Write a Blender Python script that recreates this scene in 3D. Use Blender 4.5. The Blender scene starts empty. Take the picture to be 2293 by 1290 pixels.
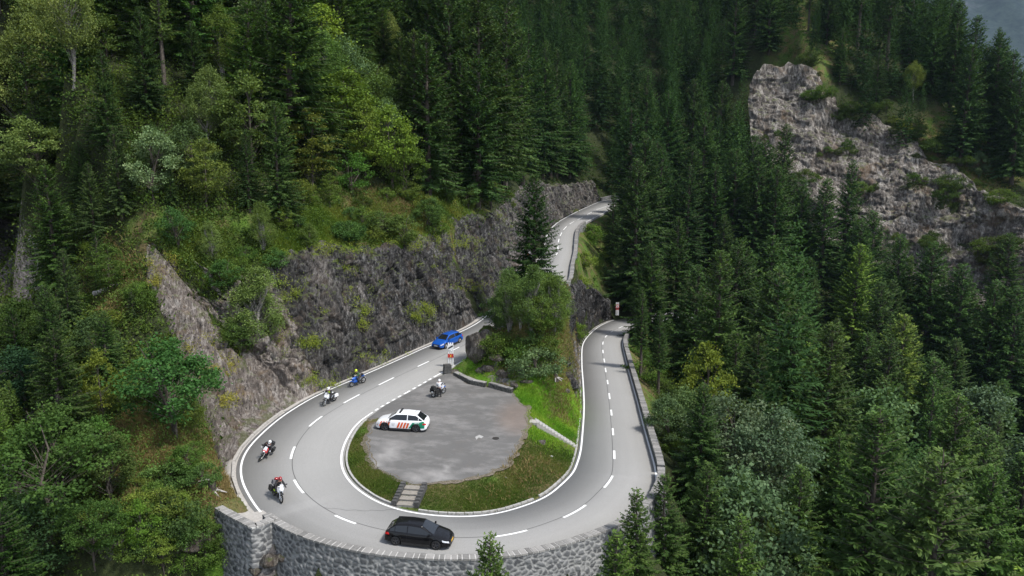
import bpy, bmesh, math, random
import numpy as np
from mathutils import Vector, Matrix, geometry
random.seed(7); rng = np.random.default_rng(7)
S = bpy.context.scene; COL = S.collection
R = math.radians
# ------------------------------------------------------------------ camera
FPX, CH = 1750.0, 24.3                      # focal length in photo pixels (2293 wide), camera height above the lay-by
PIT = math.atan(295 / FPX)
cd = bpy.data.cameras.new('camera'); cam = bpy.data.objects.new('camera', cd); COL.objects.link(cam)
cam.location = (0, 0, CH); cam.rotation_euler = (math.pi / 2 - PIT, 0, 0)
cd.sensor_width = 36; cd.lens = 36 * FPX / 2293; cd.clip_start = .5; cd.clip_end = 9000
S.camera = cam
# ------------------------------------------------------------------ light
SUN_EL, SUN_AZ = R(57), R(-30)               # azimuth measured from +X towards +Y
w = bpy.data.worlds.new('World'); S.world = w; w.use_nodes = True
nt = w.node_tree; nt.nodes.clear()
sky = nt.nodes.new('ShaderNodeTexSky'); sky.sky_type = 'NISHITA'; sky.sun_disc = False
sky.sun_elevation = SUN_EL; sky.sun_rotation = math.pi / 2 - SUN_AZ
sky.air_density = 1.0; sky.dust_density = 3.0; sky.ozone_density = 1.0; sky.altitude = 1500
hs = nt.nodes.new('ShaderNodeHueSaturation'); hs.inputs['Saturation'].default_value = .55
bg = nt.nodes.new('ShaderNodeBackground'); bg.inputs['Strength'].default_value = .15
wo = nt.nodes.new('ShaderNodeOutputWorld')
nt.links.new(sky.outputs[0], hs.inputs['Color']); nt.links.new(hs.outputs[0], bg.inputs[0]); nt.links.new(bg.outputs[0], wo.inputs[0])
sl = bpy.data.lights.new('sun', 'SUN'); sun = bpy.data.objects.new('sun', sl); COL.objects.link(sun)
sl.energy = 2.6; sl.angle = R(7); sl.color = (1, .96, .9)
sd = Vector((math.cos(SUN_EL) * math.cos(SUN_AZ), math.cos(SUN_EL) * math.sin(SUN_AZ), math.sin(SUN_EL)))
sun.rotation_euler = (-sd).to_track_quat('-Z', 'Y').to_euler()
S.view_settings.view_transform = 'Standard'; S.view_settings.look = 'None'
S.view_settings.exposure = 0.85; S.view_settings.gamma = 1.0
S.render.engine = 'CYCLES'
S.cycles.max_bounces = 6; S.cycles.diffuse_bounces = 3; S.cycles.transmission_bounces = 4; S.cycles.glossy_bounces = 2
S.cycles.transparent_max_bounces = 4; S.cycles.caustics_reflective = False; S.cycles.caustics_refractive = False
# ------------------------------------------------------------------ survey helpers: photo pixel -> place in the world
SP, CP = math.sin(PIT), math.cos(PIT)
def W(x, y, z):
    u = (x - 1146.5) / FPX; v = (y - 645) / FPX
    d = np.array([u, CP - v * SP, -SP - v * CP]); t = (z - CH) / d[2]
    return np.array([0, 0, CH]) + t * d
def D(x, y, dep):
    u = (x - 1146.5) / FPX; v = (y - 645) / FPX
    return np.array([0, 0, CH]) + dep * np.array([u, CP - v * SP, -SP - v * CP])
def proj(p):
    p = np.atleast_2d(np.asarray(p, float)); q = p - np.array([0, 0, CH])
    dep = q[:, 1] * CP - q[:, 2] * SP; up = q[:, 1] * SP + q[:, 2] * CP
    return np.stack([1146.5 + FPX * q[:, 0] / dep, 645 - FPX * up / dep, dep], 1)
# ------------------------------------------------------------------ noise
def _h(i, j, k, s):
    n = (i * 374761393 + j * 668265263 + k * 2147483647 + s * 144269504) & 0xffffffff
    n = ((n ^ (n >> 13)) * 1274126177) & 0xffffffff
    n = ((n ^ (n >> 16)) * 2246822519) & 0xffffffff
    return ((n ^ (n >> 15)) & 0xffffff) / float(0xffffff)
def vnoise(p, s=0):
    p = np.asarray(p, float); i = np.floor(p).astype(np.int64); f = p - i; f = f * f * (3 - 2 * f); o = 0
    for a in (0, 1):
        for b in (0, 1):
            for c in (0, 1):
                wt = (f[..., 0] if a else 1 - f[..., 0]) * (f[..., 1] if b else 1 - f[..., 1]) * (f[..., 2] if c else 1 - f[..., 2])
                o = o + wt * _h(i[..., 0] + a, i[..., 1] + b, i[..., 2] + c, s)
    return o * 2 - 1
def fbm(p, octv=4, s=0, gain=.5):
    p = np.asarray(p, float); a, o, t = 1, 0, 0
    for k in range(octv):
        o = o + a * vnoise(p * 2 ** k + 17.3 * k, s + k); t += a; a *= gain
    return o / t
def voro(p, s=0):
    """cell value, F1, F2-F1"""
    p = np.asarray(p, float); i = np.floor(p).astype(np.int64)
    f1 = np.full(p.shape[:-1], 9.); f2 = f1.copy(); cv = np.zeros(p.shape[:-1])
    for a in (-1, 0, 1):
        for b in (-1, 0, 1):
            for c in (-1, 0, 1):
                x, y, z = i[..., 0] + a, i[..., 1] + b, i[..., 2] + c
                d = np.sqrt((x + _h(x, y, z, s) - p[..., 0]) ** 2 + (y + _h(x, y, z, s + 1) - p[..., 1]) ** 2 + (z + _h(x, y, z, s + 2) - p[..., 2]) ** 2)
                m = d < f1; f2 = np.where(m, f1, np.minimum(f2, d)); cv = np.where(m, _h(x, y, z, s + 3), cv); f1 = np.where(m, d, f1)
    return cv, f1, f2 - f1
def sm(a, b, x):
    t = np.clip((x - a) / (b - a), 0, 1); return t * t * (3 - 2 * t)
# ------------------------------------------------------------------ object helpers
def props(o, label=None, cat=None, group=None, kind=None):
    if label: o['label'] = label
    if cat: o['category'] = cat
    if group: o['group'] = group
    if kind: o['kind'] = kind
    return o
def empty(name, loc, rz=0, label=None, cat=None, group=None):
    o = bpy.data.objects.new(name, None); COL.objects.link(o); o.empty_display_size = .5
    o.location = Vector([float(c) for c in loc]); o.rotation_euler = (0, 0, rz); return props(o, label, cat, group)
def mesh_np(name, V, F, mats, parent=None, midx=None, smooth=False, attrs=None, uv=None, nper=4):
    """V (n,3); F (m,3|4) array or list of lists"""
    me = bpy.data.meshes.new(name)
    if isinstance(F, np.ndarray):
        V = np.ascontiguousarray(V, np.float32); n = F.shape[1]
        me.vertices.add(len(V)); me.vertices.foreach_set('co', V.ravel())
        me.loops.add(F.size); me.loops.foreach_set('vertex_index', F.ravel().astype(np.int32))
        me.polygons.add(len(F)); me.polygons.foreach_set('loop_start', np.arange(0, F.size, n, dtype=np.int32))
        me.polygons.foreach_set('loop_total', np.full(len(F), n, np.int32))
        me.update(calc_edges=True)
    else:
        me.from_pydata([tuple(map(float, v)) for v in V], [], F)
    for m in (mats if isinstance(mats, (list, tuple)) else [mats]): me.materials.append(m)
    if midx is not None: me.polygons.foreach_set('material_index', np.asarray(midx, np.int32))
    if smooth: me.polygons.foreach_set('use_smooth', np.ones(len(me.polygons), bool))
    for k, v in (attrs or {}).items():
        v = np.asarray(v, np.float32)
        a = me.attributes.new(k, 'FLOAT', 'POINT' if len(v) == len(V) else 'FACE'); a.data.foreach_set('value', v)
    if uv is not None:
        l = me.uv_layers.new(name='UVMap'); vi = np.zeros(len(me.loops), np.int32); me.loops.foreach_get('vertex_index', vi)
        l.data.foreach_set('uv', np.asarray(uv, np.float32)[vi].ravel())
    me.validate(clean_customdata=False) if not isinstance(F, np.ndarray) else None
    o = bpy.data.objects.new(name, me); COL.objects.link(o)
    if parent: o.parent = parent
    return o
class MB:
    """collects simple shapes into one mesh"""
    def __init__(s): s.v = []; s.f = []; s.m = []
    def add(s, V, F, mi=0):
        b = len(s.v); s.v += [tuple(map(float, p)) for p in V]; s.f += [tuple(b + i for i in f) for f in F]; s.m += [mi] * len(F)
    def box(s, c, d, rz=0, mi=0, top=1.0, M=None):
        hx, hy, hz = d[0] / 2, d[1] / 2, d[2] / 2
        P = [(-hx, -hy, -hz), (hx, -hy, -hz), (hx, hy, -hz), (-hx, hy, -hz)] + [(-hx * top, -hy * top, hz), (hx * top, -hy * top, hz), (hx * top, hy * top, hz), (-hx * top, hy * top, hz)]
        ca, sa = math.cos(rz), math.sin(rz)
        P = [(c[0] + x * ca - y * sa, c[1] + x * sa + y * ca, c[2] + z) for x, y, z in P]
        if M: P = [tuple(M @ Vector(p)) for p in P]
        s.add(P, [(0, 3, 2, 1), (4, 5, 6, 7), (0, 1, 5, 4), (1, 2, 6, 5), (2, 3, 7, 6), (3, 0, 4, 7)], mi)
    def tube(s, pts, rad, n=8, mi=0, cap=True):
        pts = [Vector([float(q) for q in p]) for p in pts]; rad = [rad] * len(pts) if not hasattr(rad, '__len__') else rad
        V = []; F = []; ref = None
        for i, p in enumerate(pts):
            t = (pts[min(i + 1, len(pts) - 1)] - pts[max(i - 1, 0)]).normalized()
            if ref is None: ref = Vector((0, 0, 1)) if abs(t.z) < .9 else Vector((1, 0, 0))
            a = t.cross(ref).normalized(); b = t.cross(a).normalized(); ref = -b if False else ref
            for k in range(n):
                g = 2 * math.pi * k / n; V.append(p + (a * math.cos(g) + b * math.sin(g)) * rad[i])
        for i in range(len(pts) - 1):
            for k in range(n):
                F.append((i * n + k, i * n + (k + 1) % n, (i + 1) * n + (k + 1) % n, (i + 1) * n + k))
        if cap: F.append(tuple(range(n - 1, -1, -1))); F.append(tuple((len(pts) - 1) * n + k for k in range(n)))
        s.add(V, F, mi)
    def torus(s, c, R_, r, axis='Y', N=24, n=8, mi=0, sq=1.0):
        V = []; F = []
        for i in range(N):
            a = 2 * math.pi * i / N
            for k in range(n):
                b = 2 * math.pi * k / n; rr = R_ + r * math.cos(b); h = r * sq * math.sin(b)
                V.append((c[0] + rr * math.cos(a), c[1] + h, c[2] + rr * math.sin(a)))
        for i in range(N):
            for k in range(n):
                F.append((i * n + k, i * n + (k + 1) % n, ((i + 1) % N) * n + (k + 1) % n, ((i + 1) % N) * n + k))
        s.add(V, F, mi)
    def ball(s, c, r, mi=0, n=10, m=7):
        r = (r, r, r) if not hasattr(r, '__len__') else r; V = []; F = []
        for j in range(m + 1):
            t = math.pi * j / m
            for i in range(n):
                a = 2 * math.pi * i / n; V.append((c[0] + r[0] * math.sin(t) * math.cos(a), c[1] + r[1] * math.sin(t) * math.sin(a), c[2] + r[2] * math.cos(t)))
        for j in range(m):
            for i in range(n): F.append((j * n + i, (j + 1) * n + i, (j + 1) * n + (i + 1) % n, j * n + (i + 1) % n))
        s.add(V, F, mi)
    def build(s, name, mats, parent=None, smooth=False):
        me = bpy.data.meshes.new(name); me.from_pydata(s.v, [], s.f)
        for m in (mats if isinstance(mats, (list, tuple)) else [mats]): me.materials.append(m)
        me.polygons.foreach_set('material_index', np.asarray(s.m, np.int32))
        if smooth: me.polygons.foreach_set('use_smooth', np.ones(len(me.polygons), bool))
        me.validate(); me.update()
        o = bpy.data.objects.new(name, me); COL.objects.link(o)
        if parent: o.parent = parent
        return o
# ------------------------------------------------------------------ materials
class NT:
    def __init__(s, name):
        s.m = bpy.data.materials.new(name); s.m.use_nodes = True; s.t = s.m.node_tree; s.b = s.t.nodes['Principled BSDF']; s.out = s.t.nodes['Material Output']
        s.b.inputs['Specular IOR Level'].default_value = .3
    def n(s, k, **kw):
        q = s.t.nodes.new('ShaderNode' + k)
        for a, v in kw.items():
            if a in q.inputs.keys() if hasattr(q.inputs, 'keys') else False: q.inputs[a].default_value = v
            else: setattr(q, a, v)
        return q
    def l(s, a, b): s.t.links.new(a, b)
    def coord(s, kind='Object', scale=(1, 1, 1), rot=(0, 0, 0)):
        c = s.n('TexCoord'); mp = s.n('Mapping'); mp.inputs['Scale'].default_value = scale; mp.inputs['Rotation'].default_value = rot
        s.l(c.outputs[kind], mp.inputs[0]); return mp.outputs[0]
    def noise(s, vec, scale, detail=4, rough=.55):
        q = s.n('TexNoise'); q.inputs['Scale'].default_value = scale; q.inputs['Detail'].default_value = detail; q.inputs['Roughness'].default_value = rough
        s.l(vec, q.inputs['Vector']); return q.outputs['Fac']
    def ramp(s, fac, stops):
        q = s.n('ValToRGB'); e = q.color_ramp.elements
        while len(e) < len(stops): e.new(.5)
        for k, (p, c) in enumerate(stops): e[k].position = p; e[k].color = (*c, 1) if len(c) == 3 else c
        s.l(fac, q.inputs[0]); return q.outputs[0]
    def mix(s, fac, a, b, mode='MIX'):
        q = s.n('Mix'); q.data_type = 'RGBA'; q.blend_type = mode
        for sock, v in ((q.inputs[0], fac), (q.inputs[6], a), (q.inputs[7], b)):
            if hasattr(v, 'links') or hasattr(v, 'is_linked'): s.l(v, sock)
            elif hasattr(v, '__len__'): sock.default_value = (*v, 1) if len(v) == 3 else v
            else: sock.default_value = v
        return q.outputs[2]
    def math(s, op, a, b=0, c=None):
        q = s.n('Math'); q.operation = op
        for k, v in enumerate([a, b] + ([c] if c is not None else [])):
            if hasattr(v, 'is_linked'): s.l(v, q.inputs[k])
            else: q.inputs[k].default_value = v
        return q.outputs[0]
    def attr(s, name):
        q = s.n('Attribute'); q.attribute_name = name; return q.outputs['Fac']
    def bump(s, h, strength=.5, dist=.05):
        q = s.n('Bump'); q.inputs['Strength'].default_value = strength; q.inputs['Distance'].default_value = dist
        s.l(h, q.inputs['Height']); s.l(q.outputs[0], s.b.inputs['Normal'])
    def col(s, c):
        if hasattr(c, 'is_linked'): s.l(c, s.b.inputs['Base Color'])
        else: s.b.inputs['Base Color'].default_value = (*c, 1)
    def rough(s, v): s.b.inputs['Roughness'].default_value = v
def flat(name, c, rough=.6, metal=0, coat=0, var=0.06, spec=.4):
    k = NT(name); v = k.coord('Object'); f = k.noise(v, 6, 3)
    k.col(k.mix(f, tuple(x * (1 - var * 2) for x in c), tuple(min(1, x * (1 + var * 2)) for x in c)))
    k.rough(rough); k.b.inputs['Metallic'].default_value = metal; k.b.inputs['Coat Weight'].default_value = coat
    k.b.inputs['Coat Roughness'].default_value = .05; k.b.inputs['Specular IOR Level'].default_value = spec
    return k.m
M = {}
def foliage(name, a, b, c, transl=.35, per=0.5):
    """leaf material: face-to-face variation and spruce crown shade (attribute rnd), tree-to-tree tint, some of it shade (object colour)"""
    k = NT(name); oi = k.n('ObjectInfo')
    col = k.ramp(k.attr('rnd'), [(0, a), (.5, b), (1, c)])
    col = k.mix(1.0, col, oi.outputs['Color'], 'MULTIPLY')
    k.col(col); k.rough(.7); k.b.inputs['Specular IOR Level'].default_value = .12
    if transl > 0:
        tr = k.n('BsdfTranslucent'); k.l(k.mix(1.0, col, (1.3, 1.25, .5, 1), 'MULTIPLY'), tr.inputs[0])
        mx = k.n('MixShader'); mx.inputs[0].default_value = transl
        k.l(k.b.outputs[0], mx.inputs[1]); k.l(tr.outputs[0], mx.inputs[2]); k.l(mx.outputs[0], k.out.inputs[0])
    return k.m
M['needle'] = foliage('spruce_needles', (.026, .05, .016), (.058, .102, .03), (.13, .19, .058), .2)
M['leaf'] = foliage('leaves', (.055, .08, .028), (.095, .135, .042), (.17, .205, .072), .3)
M['silver'] = foliage('pale_leaves', (.06, .095, .045), (.1, .145, .075), (.19, .235, .13), .25)
M['grassb'] = foliage('grass_blades', (.05, .1, .02), (.1, .16, .03), (.2, .2, .07), .3)
M['dry'] = foliage('dry_grass_blades', (.15, .12, .05), (.25, .19, .08), (.14, .15, .05), .2)
def bark(name, a, b, sc=(3, 3, 1)):
    k = NT(name); f = k.noise(k.coord('Object', sc), 2.5, 5); k.col(k.ramp(f, [(.3, a), (.7, b)])); k.rough(.9); k.bump(f, .6, .03); return k.m
M['bark'] = bark('grey_bark', (.045, .037, .03), (.13, .11, .09))
M['birch'] = bark('birch_bark', (.1, .09, .08), (.34, .32, .29), (2, 2, 5))
M['dead'] = bark('dead_wood', (.22, .2, .18), (.5, .47, .44))
# ground
def ground_mat():
    k = NT('ground'); v = k.coord('Object')
    n1 = k.noise(v, .35, 5, .6); n2 = k.noise(v, 2.5, 6, .65); n3 = k.noise(v, 9, 4, .7)
    green = k.ramp(n2, [(.25, (.035, .075, .012)), (.5, (.07, .13, .02)), (.75, (.12, .18, .035))])
    bright = k.ramp(n2, [(.25, (.08, .19, .015)), (.55, (.14, .3, .025)), (.8, (.21, .34, .04))])
    brown = k.ramp(n3, [(.25, (.06, .045, .025)), (.5, (.13, .1, .05)), (.75, (.24, .19, .095))])
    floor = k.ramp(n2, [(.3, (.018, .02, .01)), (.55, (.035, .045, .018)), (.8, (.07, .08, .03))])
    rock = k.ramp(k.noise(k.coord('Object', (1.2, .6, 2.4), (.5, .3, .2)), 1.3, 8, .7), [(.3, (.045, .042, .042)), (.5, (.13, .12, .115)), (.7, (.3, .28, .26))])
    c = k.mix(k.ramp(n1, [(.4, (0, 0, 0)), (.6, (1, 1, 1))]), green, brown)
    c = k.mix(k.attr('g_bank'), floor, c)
    c = k.mix(k.attr('g_bright'), c, bright)
    c = k.mix(k.attr('g_dry'), c, brown)
    rk = k.math('ADD', k.attr('g_rock'), k.math('MULTIPLY', k.math('SUBTRACT', n2, .5), 1.2))
    c = k.mix(k.ramp(rk, [(.45, (0, 0, 0)), (.6, (1, 1, 1))]), c, rock)
    k.col(c); k.rough(.95); k.b.inputs['Specular IOR Level'].default_value = .1
    k.bump(k.math('ADD', k.math('MULTIPLY', n2, .7), k.math('MULTIPLY', n3, .4)), .9, .25)
    return k.m
M['ground'] = ground_mat()
def rock_mat(name, dark, mid, lite, warm, rot=(.6, .2, .5), sc=(1.0, 1.0, 1.0), moss=.5, bd=.22, shade=.6):
    k = NT(name); v = k.coord('Object')
    str_ = k.coord('Object', (2.4 * sc[0], 1.6 * sc[1], .6 * sc[2]), rot)
    n1 = k.noise(str_, 1.6, 12, .78); n2 = k.noise(v, .13 * sc[0], 4, .6); n3 = k.noise(v, .5 * sc[0], 6, .65); n4 = k.noise(str_, 7, 6, .8); n5 = k.noise(str_, .5, 4, .6)
    c = k.ramp(n1, [(.41, dark), (.485, mid), (.53, mid), (.6, lite)])
    c = k.mix(k.ramp(n5, [(.5, (0, 0, 0)), (.62, (.5, .5, .5))]), c, k.ramp(n1, [(.42, tuple(.4 * q for q in mid)), (.51, lite), (.6, tuple(min(1, 1.4 * q) for q in lite))]))
    c = k.mix(k.attr('tone'), c, k.ramp(n1, [(.41, tuple(1.2 * q for q in mid)), (.5, (.2, .175, .155)), (.6, (.42, .39, .36))]))
    c = k.mix(k.ramp(n2, [(.45, (shade, shade, shade)), (.6, (0, 0, 0))]), c, k.ramp(n1, [(.42, tuple(.5 * q for q in dark)), (.53, tuple(.6 * q for q in mid)), (.62, mid)]))
    c = k.mix(k.ramp(n3, [(.54, (0, 0, 0)), (.68, (.7, .7, .7))]), c, k.ramp(n4, [(.3, tuple(q * .3 for q in warm)), (.7, warm)]))
    g = k.n('NewGeometry'); sp = k.n('SeparateXYZ'); k.l(g.outputs['Normal'], sp.inputs[0])
    mo = k.math('MULTIPLY', k.math('GREATER_THAN', sp.outputs[2], .6), k.ramp(k.noise(v, .45, 3), [(.5, (0, 0, 0)), (.58, (moss, moss, moss))]))
    c = k.mix(mo, c, k.ramp(n4, [(.3, (.05, .08, .015)), (.7, (.16, .19, .04))]))
    k.col(c); k.rough(.7); k.b.inputs['Specular IOR Level'].default_value = .4
    k.bump(k.math('ADD', n1, k.math('MULTIPLY', n4, .7)), 1.0, bd * 1.6)
    return k.m
M['rockd'] = rock_mat('dark_shale', (.009, .0085, .008), (.034, .032, .031), (.27, .265, .255), (.15, .105, .07))
M['rockp'] = rock_mat('pale_slab', (.06, .05, .045), (.22, .185, .16), (.48, .44, .4), (.33, .22, .11), shade=.2)
M['rockf'] = rock_mat('far_cliff_rock', (.03, .026, .022), (.16, .137, .115), (.52, .48, .43), (.27, .17, .09), sc=(.35, .35, .45), rot=(.9, .5, .7), bd=.5, shade=.25)
# ================================================================== ROAD
cen_px = [(1343,467),(1320,478),(1300,489),(1280,499),(1265,511),(1256,525),(1251,539),(1249,554),(1246,570),None,(1053.5,761.5),(1024,779),(959,810),(883,845),(853,860),(802,885),(769,903),(719,933.5),(691,955),(659,999),(651,1027),(649,1049),(659,1077),(680,1107),(719,1138),(747,1154),(799,1175),(868,1192),(940,1202),(1008,1207),(1060,1207),(1108,1203),(1177,1190),(1266,1158),(1310,1134),(1354,1090.5),(1373,1067),(1376,1028),(1375,1007),(1373,974),(1369,924),(1364,882),(1360,852),(1356,828),(1353,807),(1350,786),(1350,768),(1356,754),(1369,743),(1391,732.5),(1416,724)]
def survey():
    k = 17; w = {k: W(*cen_px[k], .3)}
    def step(i, prev, g, sc=1.0):
        z = w[prev][2]
        for _ in range(120):
            q = W(*cen_px[i], z); z = .5 * z + .5 * (w[prev][2] + g * sc * np.hypot(*(q - w[prev])[:2]))
        w[i] = W(*cen_px[i], z)
    for i in range(k - 1, 9, -1): step(i, i + 1, .07)
    w[8] = None; w.pop(8); step(8, 10, .07, 1.08)
    for i in range(7, -1, -1): step(i, i + 1, .07)
    for i in range(k + 1, len(cen_px)): step(i, i - 1, -.045 if i < 36 else -.07)
    return [w[i] for i in sorted(w)]
SW = survey()
far_up = [np.array(q, float) for q in [(86, 262, 16.6), (66, 250, 15.2), (48, 236, 13.8), (34, 222, 12.3)]]
far_dn = [np.array(q, float) for q in [(31, 160, -9.1), (42, 169, -9.9), (54, 178, -10.6)]]
mid = [np.array([2.6, 118., 4.35])]
key = far_up + SW[:9] + mid + SW[9:] + far_dn
def catmull(P, step=.5, closed=False):
    P = [np.asarray(p, float) for p in P]; out = []
    Q = [P[0] * 2 - P[1]] + P + [P[-1] * 2 - P[-2]]
    for i in range(1, len(Q) - 2):
        a, b, c, d = Q[i - 1:i + 3]; n = max(2, int(np.linalg.norm(c - b) / step) + 1)
        for t in np.linspace(0, 1, n, endpoint=False):
            out.append(.5 * (2 * b + (c - a) * t + (2 * a - 5 * b + 4 * c - d) * t * t + (3 * b - a - 3 * c + d) * t ** 3))
    out.append(P[-1]); out = np.array(out)
    L = np.r_[0, np.cumsum(np.linalg.norm(np.diff(out[:, :2], axis=0), axis=1))]; s = np.arange(0, L[-1], step)
    return np.stack([np.interp(s, L, out[:, j]) for j in range(out.shape[1])], 1)
def smooth1(a, n):
    a = np.asarray(a, float); k = np.ones(2 * n + 1) / (2 * n + 1)
    if a.ndim == 1: return np.convolve(np.pad(a, n, mode='edge'), k, 'valid')
    return np.stack([smooth1(a[:, j], n) for j in range(a.shape[1])], 1)
CEN = catmull(key, .5); CEN = smooth1(CEN, 4)
def tang(P):
    t = np.gradient(P[:, :2], axis=0); return t / np.maximum(1e-9, np.linalg.norm(t, axis=1))[:, None]
T_ = tang(CEN); RN = np.stack([T_[:, 1], -T_[:, 0]], 1)        # right of travel (travelling down) = outer side
out_px = [(1343,451),(1312,465),(1273,484),(1252,496),(1238,508),None,(1080,721),(1022,746),(966,772),(890,807),(810,842),(733,875),(663,910),(611,952),(565,990),(544,1021),(537,1049),(544,1084),(562,1116),(593,1152)]
wall_px = [(610,1158),(750,1211),(820,1226),(890,1234),(959,1239.5),(1064,1241),(1134,1234),(1204,1222),(1273,1206),(1343,1180),(1395,1156),(1435,1127),(1462,1095)]
out2_px = [(1469,1070),(1465,1039),(1451,990),(1437,938),(1423,885),(1406,824),(1395,779),(1395,765),(1402,753),(1423,742)]
inn_px = [(1345,481),(1327,489),(1308,501),(1289,519),(1284,570),(1282,622),(1273,653),None,(1050,801),(1010,822),(980,841),(832,924),(802,948),(778,980),(766,1014),(767,1049),(785,1081),(820,1109),(862,1131),(914,1147),(994,1156),(1046,1157),(1099,1152),(1151,1141),(1204,1121),(1238,1102),(1273,1070),(1298,1021),(1305,962),(1308,910),(1306,860),(1303,814),(1305,772),(1319,751),(1343,730),(1378,716),(1434,707)]
def zroad(p):
    d = np.hypot(CEN[:, 0] - p[0], CEN[:, 1] - p[1]); return CEN[np.argmin(d), 2]
def topt(q, dz=0, z0=0):
    z = z0
    for _ in range(25):
        p = W(q[0], q[1], z + dz); z = .6 * z + .4 * zroad(p)
    return np.array([p[0], p[1], z])
def topts(L, dz=0, z0s=None):
    return [None if q is None else topt(q, dz, 9 if (q[1] < 600 or (1200 < q[0] < 1300 and q[1] < 700)) else 0) for q in L]
O_PT = topts(out_px) + topts(wall_px, .75) + topts(out2_px); I_PT = topts(inn_px)
def offs(PT, sgn):
    v = np.full(len(CEN), np.nan)
    segs = []; cur = []
    for p in PT:
        if p is None: segs.append(cur); cur = []
        else: cur.append(p)
    segs.append(cur)
    for sg in segs:
        q = catmull(sg, .4); q = smooth1(q, 3)
        for i in range(len(CEN)):
            e = q[:, :2] - CEN[i, :2]; al = e @ T_[i]; ac = (e @ RN[i]) * sgn
            ok = (np.abs(al) < .6) & (ac > 1.5) & (ac < 7) & (np.abs(q[:, 2] - CEN[i, 2]) < 2.2)
            if ok.any(): v[i] = ac[ok].min() if np.isnan(v[i]) else v[i]
    idx = np.arange(len(CEN)); ok = ~np.isnan(v); v2 = v.copy()
    v2[~ok] = np.interp(idx[~ok], np.r_[0, idx[ok], len(CEN) - 1], np.r_[3.3, v[ok], 3.3])
    return smooth1(v2, 6)
WO = offs(O_PT, 1); WI = offs(I_PT, -1)
def line(o): return np.c_[CEN[:, :2] + RN * np.broadcast_to(o, len(CEN))[:, None], CEN[:, 2]]
OUT, INN = line(WO), line(-WI)
ARC = np.r_[0, np.cumsum(np.hypot(*np.diff(CEN[:, :2], axis=0).T))]
def near_idx(p, P=None):
    P = CEN if P is None else P; return int(np.argmin(np.hypot(P[:, 0] - p[0], P[:, 1] - p[1])))
iA = near_idx(topt((600, 1154)), OUT)                       # where the cliff side ends and the big wall begins
iB = near_idx(topt((1402, 753)), OUT)                       # far end of the outer parapet
iL0 = near_idx(topt((980, 841)), INN); iL1 = near_idx(topt((832, 924)), INN)   # lay-by mouth
iK = near_idx(topt((1050, 801)), INN)
iP0 = near_idx(topt((1305, 503), 0, 9), INN); iP1 = near_idx(topt((1273, 653), 0, 6), INN)
def ribbon(name, i0, i1, a, b, dz, mat, thick=0, parent=None, step=1, kind='structure'):
    idx = np.arange(i0, i1 + 1, step); a = np.broadcast_to(a, len(CEN))[idx]; b = np.broadcast_to(b, len(CEN))[idx]
    L = np.c_[CEN[idx, :2] + RN[idx] * a[:, None], CEN[idx, 2] + dz]; Rr = np.c_[CEN[idx, :2] + RN[idx] * b[:, None], CEN[idx, 2] + dz]
    n = len(idx); F = np.stack([np.arange(n - 1), np.arange(n - 1) + n, np.arange(n - 1) + n + 1, np.arange(n - 1) + 1], 1)
    V = np.r_[L, Rr]
    if thick:
        V = np.r_[V, V - np.array([0, 0, thick])]; m = 2 * n; k = np.arange(n - 1)
        F = np.r_[F, np.stack([k + m, k, k + 1, k + m + 1], 1), np.stack([k + n, k + m + n, k + m + n + 1, k + n + 1], 1), [[0, m, m + n, n]], [[n - 1, 2 * n - 1, m + 2 * n - 1, m + n - 1]]]
    uv = np.r_[np.c_[ARC[idx], a], np.c_[ARC[idx], b]]; uv = np.r_[uv, uv] if thick else uv
    o = mesh_np(name, V, F, mat, parent, uv=uv)
    return props(o, kind=kind) if kind else o
def asphalt(name, base, var, stains=False):
    k = NT(name); v = k.coord('Object'); u = k.coord('UV')
    n1 = k.noise(v, .25, 4, .6); n2 = k.noise(v, 14, 3, .8); n3 = k.noise(k.coord('UV', (.03, 1.1, 1)), 1.4, 4, .6)
    c = k.mix(n1, tuple(q * (1 - var) for q in base), tuple(q * (1 + var) for q in base))
    c = k.mix(k.ramp(n3, [(.4, (0, 0, 0)), (.65, (.4, .4, .4))]), c, tuple(q * .86 for q in base))
    if stains:
        s1 = k.noise(k.coord('Object', (1, 1.8, 1), (0, 0, .5)), .3, 12, .72); s2 = k.noise(v, .8, 12, .78)
        sp = k.noise(v, 22, 5, .85); c = k.mix(k.math('MULTIPLY', k.ramp(s1, [(.47, (0, 0, 0)), (.66, (1, 1, 1))]), k.ramp(sp, [(.35, (.15, .15, .15)), (.65, (1, 1, 1))])), c, (.26, .25, .24))
        c = k.mix(k.ramp(s2, [(.54, (0, 0, 0)), (.72, (.75, .75, .75))]), c, (.135, .12, .105))
        c = k.mix(k.attr('red'), c, k.ramp(s2, [(.3, (.13, .105, .09)), (.7, (.2, .155, .125))]))
        c = k.mix(k.attr('pale'), c, k.ramp(s2, [(.3, (.2, .195, .185)), (.7, (.36, .345, .33))]))
    c = k.mix(.3, c, k.ramp(n2, [(.3, (.14, .14, .135)), (.7, (.36, .36, .345))])) if not stains else c
    k.col(c); k.rough(.85); k.bump(n2, .25, .01); return k.m
M['asph'] = asphalt('pale_asphalt', (.27, .265, .253), .08)
M['asphl'] = asphalt('old_asphalt', (.12, .117, .112), .14, True)
M['paint'] = flat('road_paint', (.78, .78, .76), .6, var=.08)
M['seam'] = flat('tar_seam', (.05, .05, .05), .7)
M['conc'] = flat('weathered_concrete', (.36, .34, .31), .9, var=.2)
M['kerb'] = flat('kerb_stone', (.36, .35, .33), .9, var=.2)
n_ = len(CEN) - 1
road = ribbon('road', 0, n_, WO + np.where((np.arange(len(CEN)) > iA) & (np.arange(len(CEN)) < near_idx(topt((1469,1075)), OUT)), 0.05, .35), -WI - .25, 0, M['asph'], .5)
iC = near_idx(topt((1469, 1075)), OUT)
lw = .16
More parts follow.
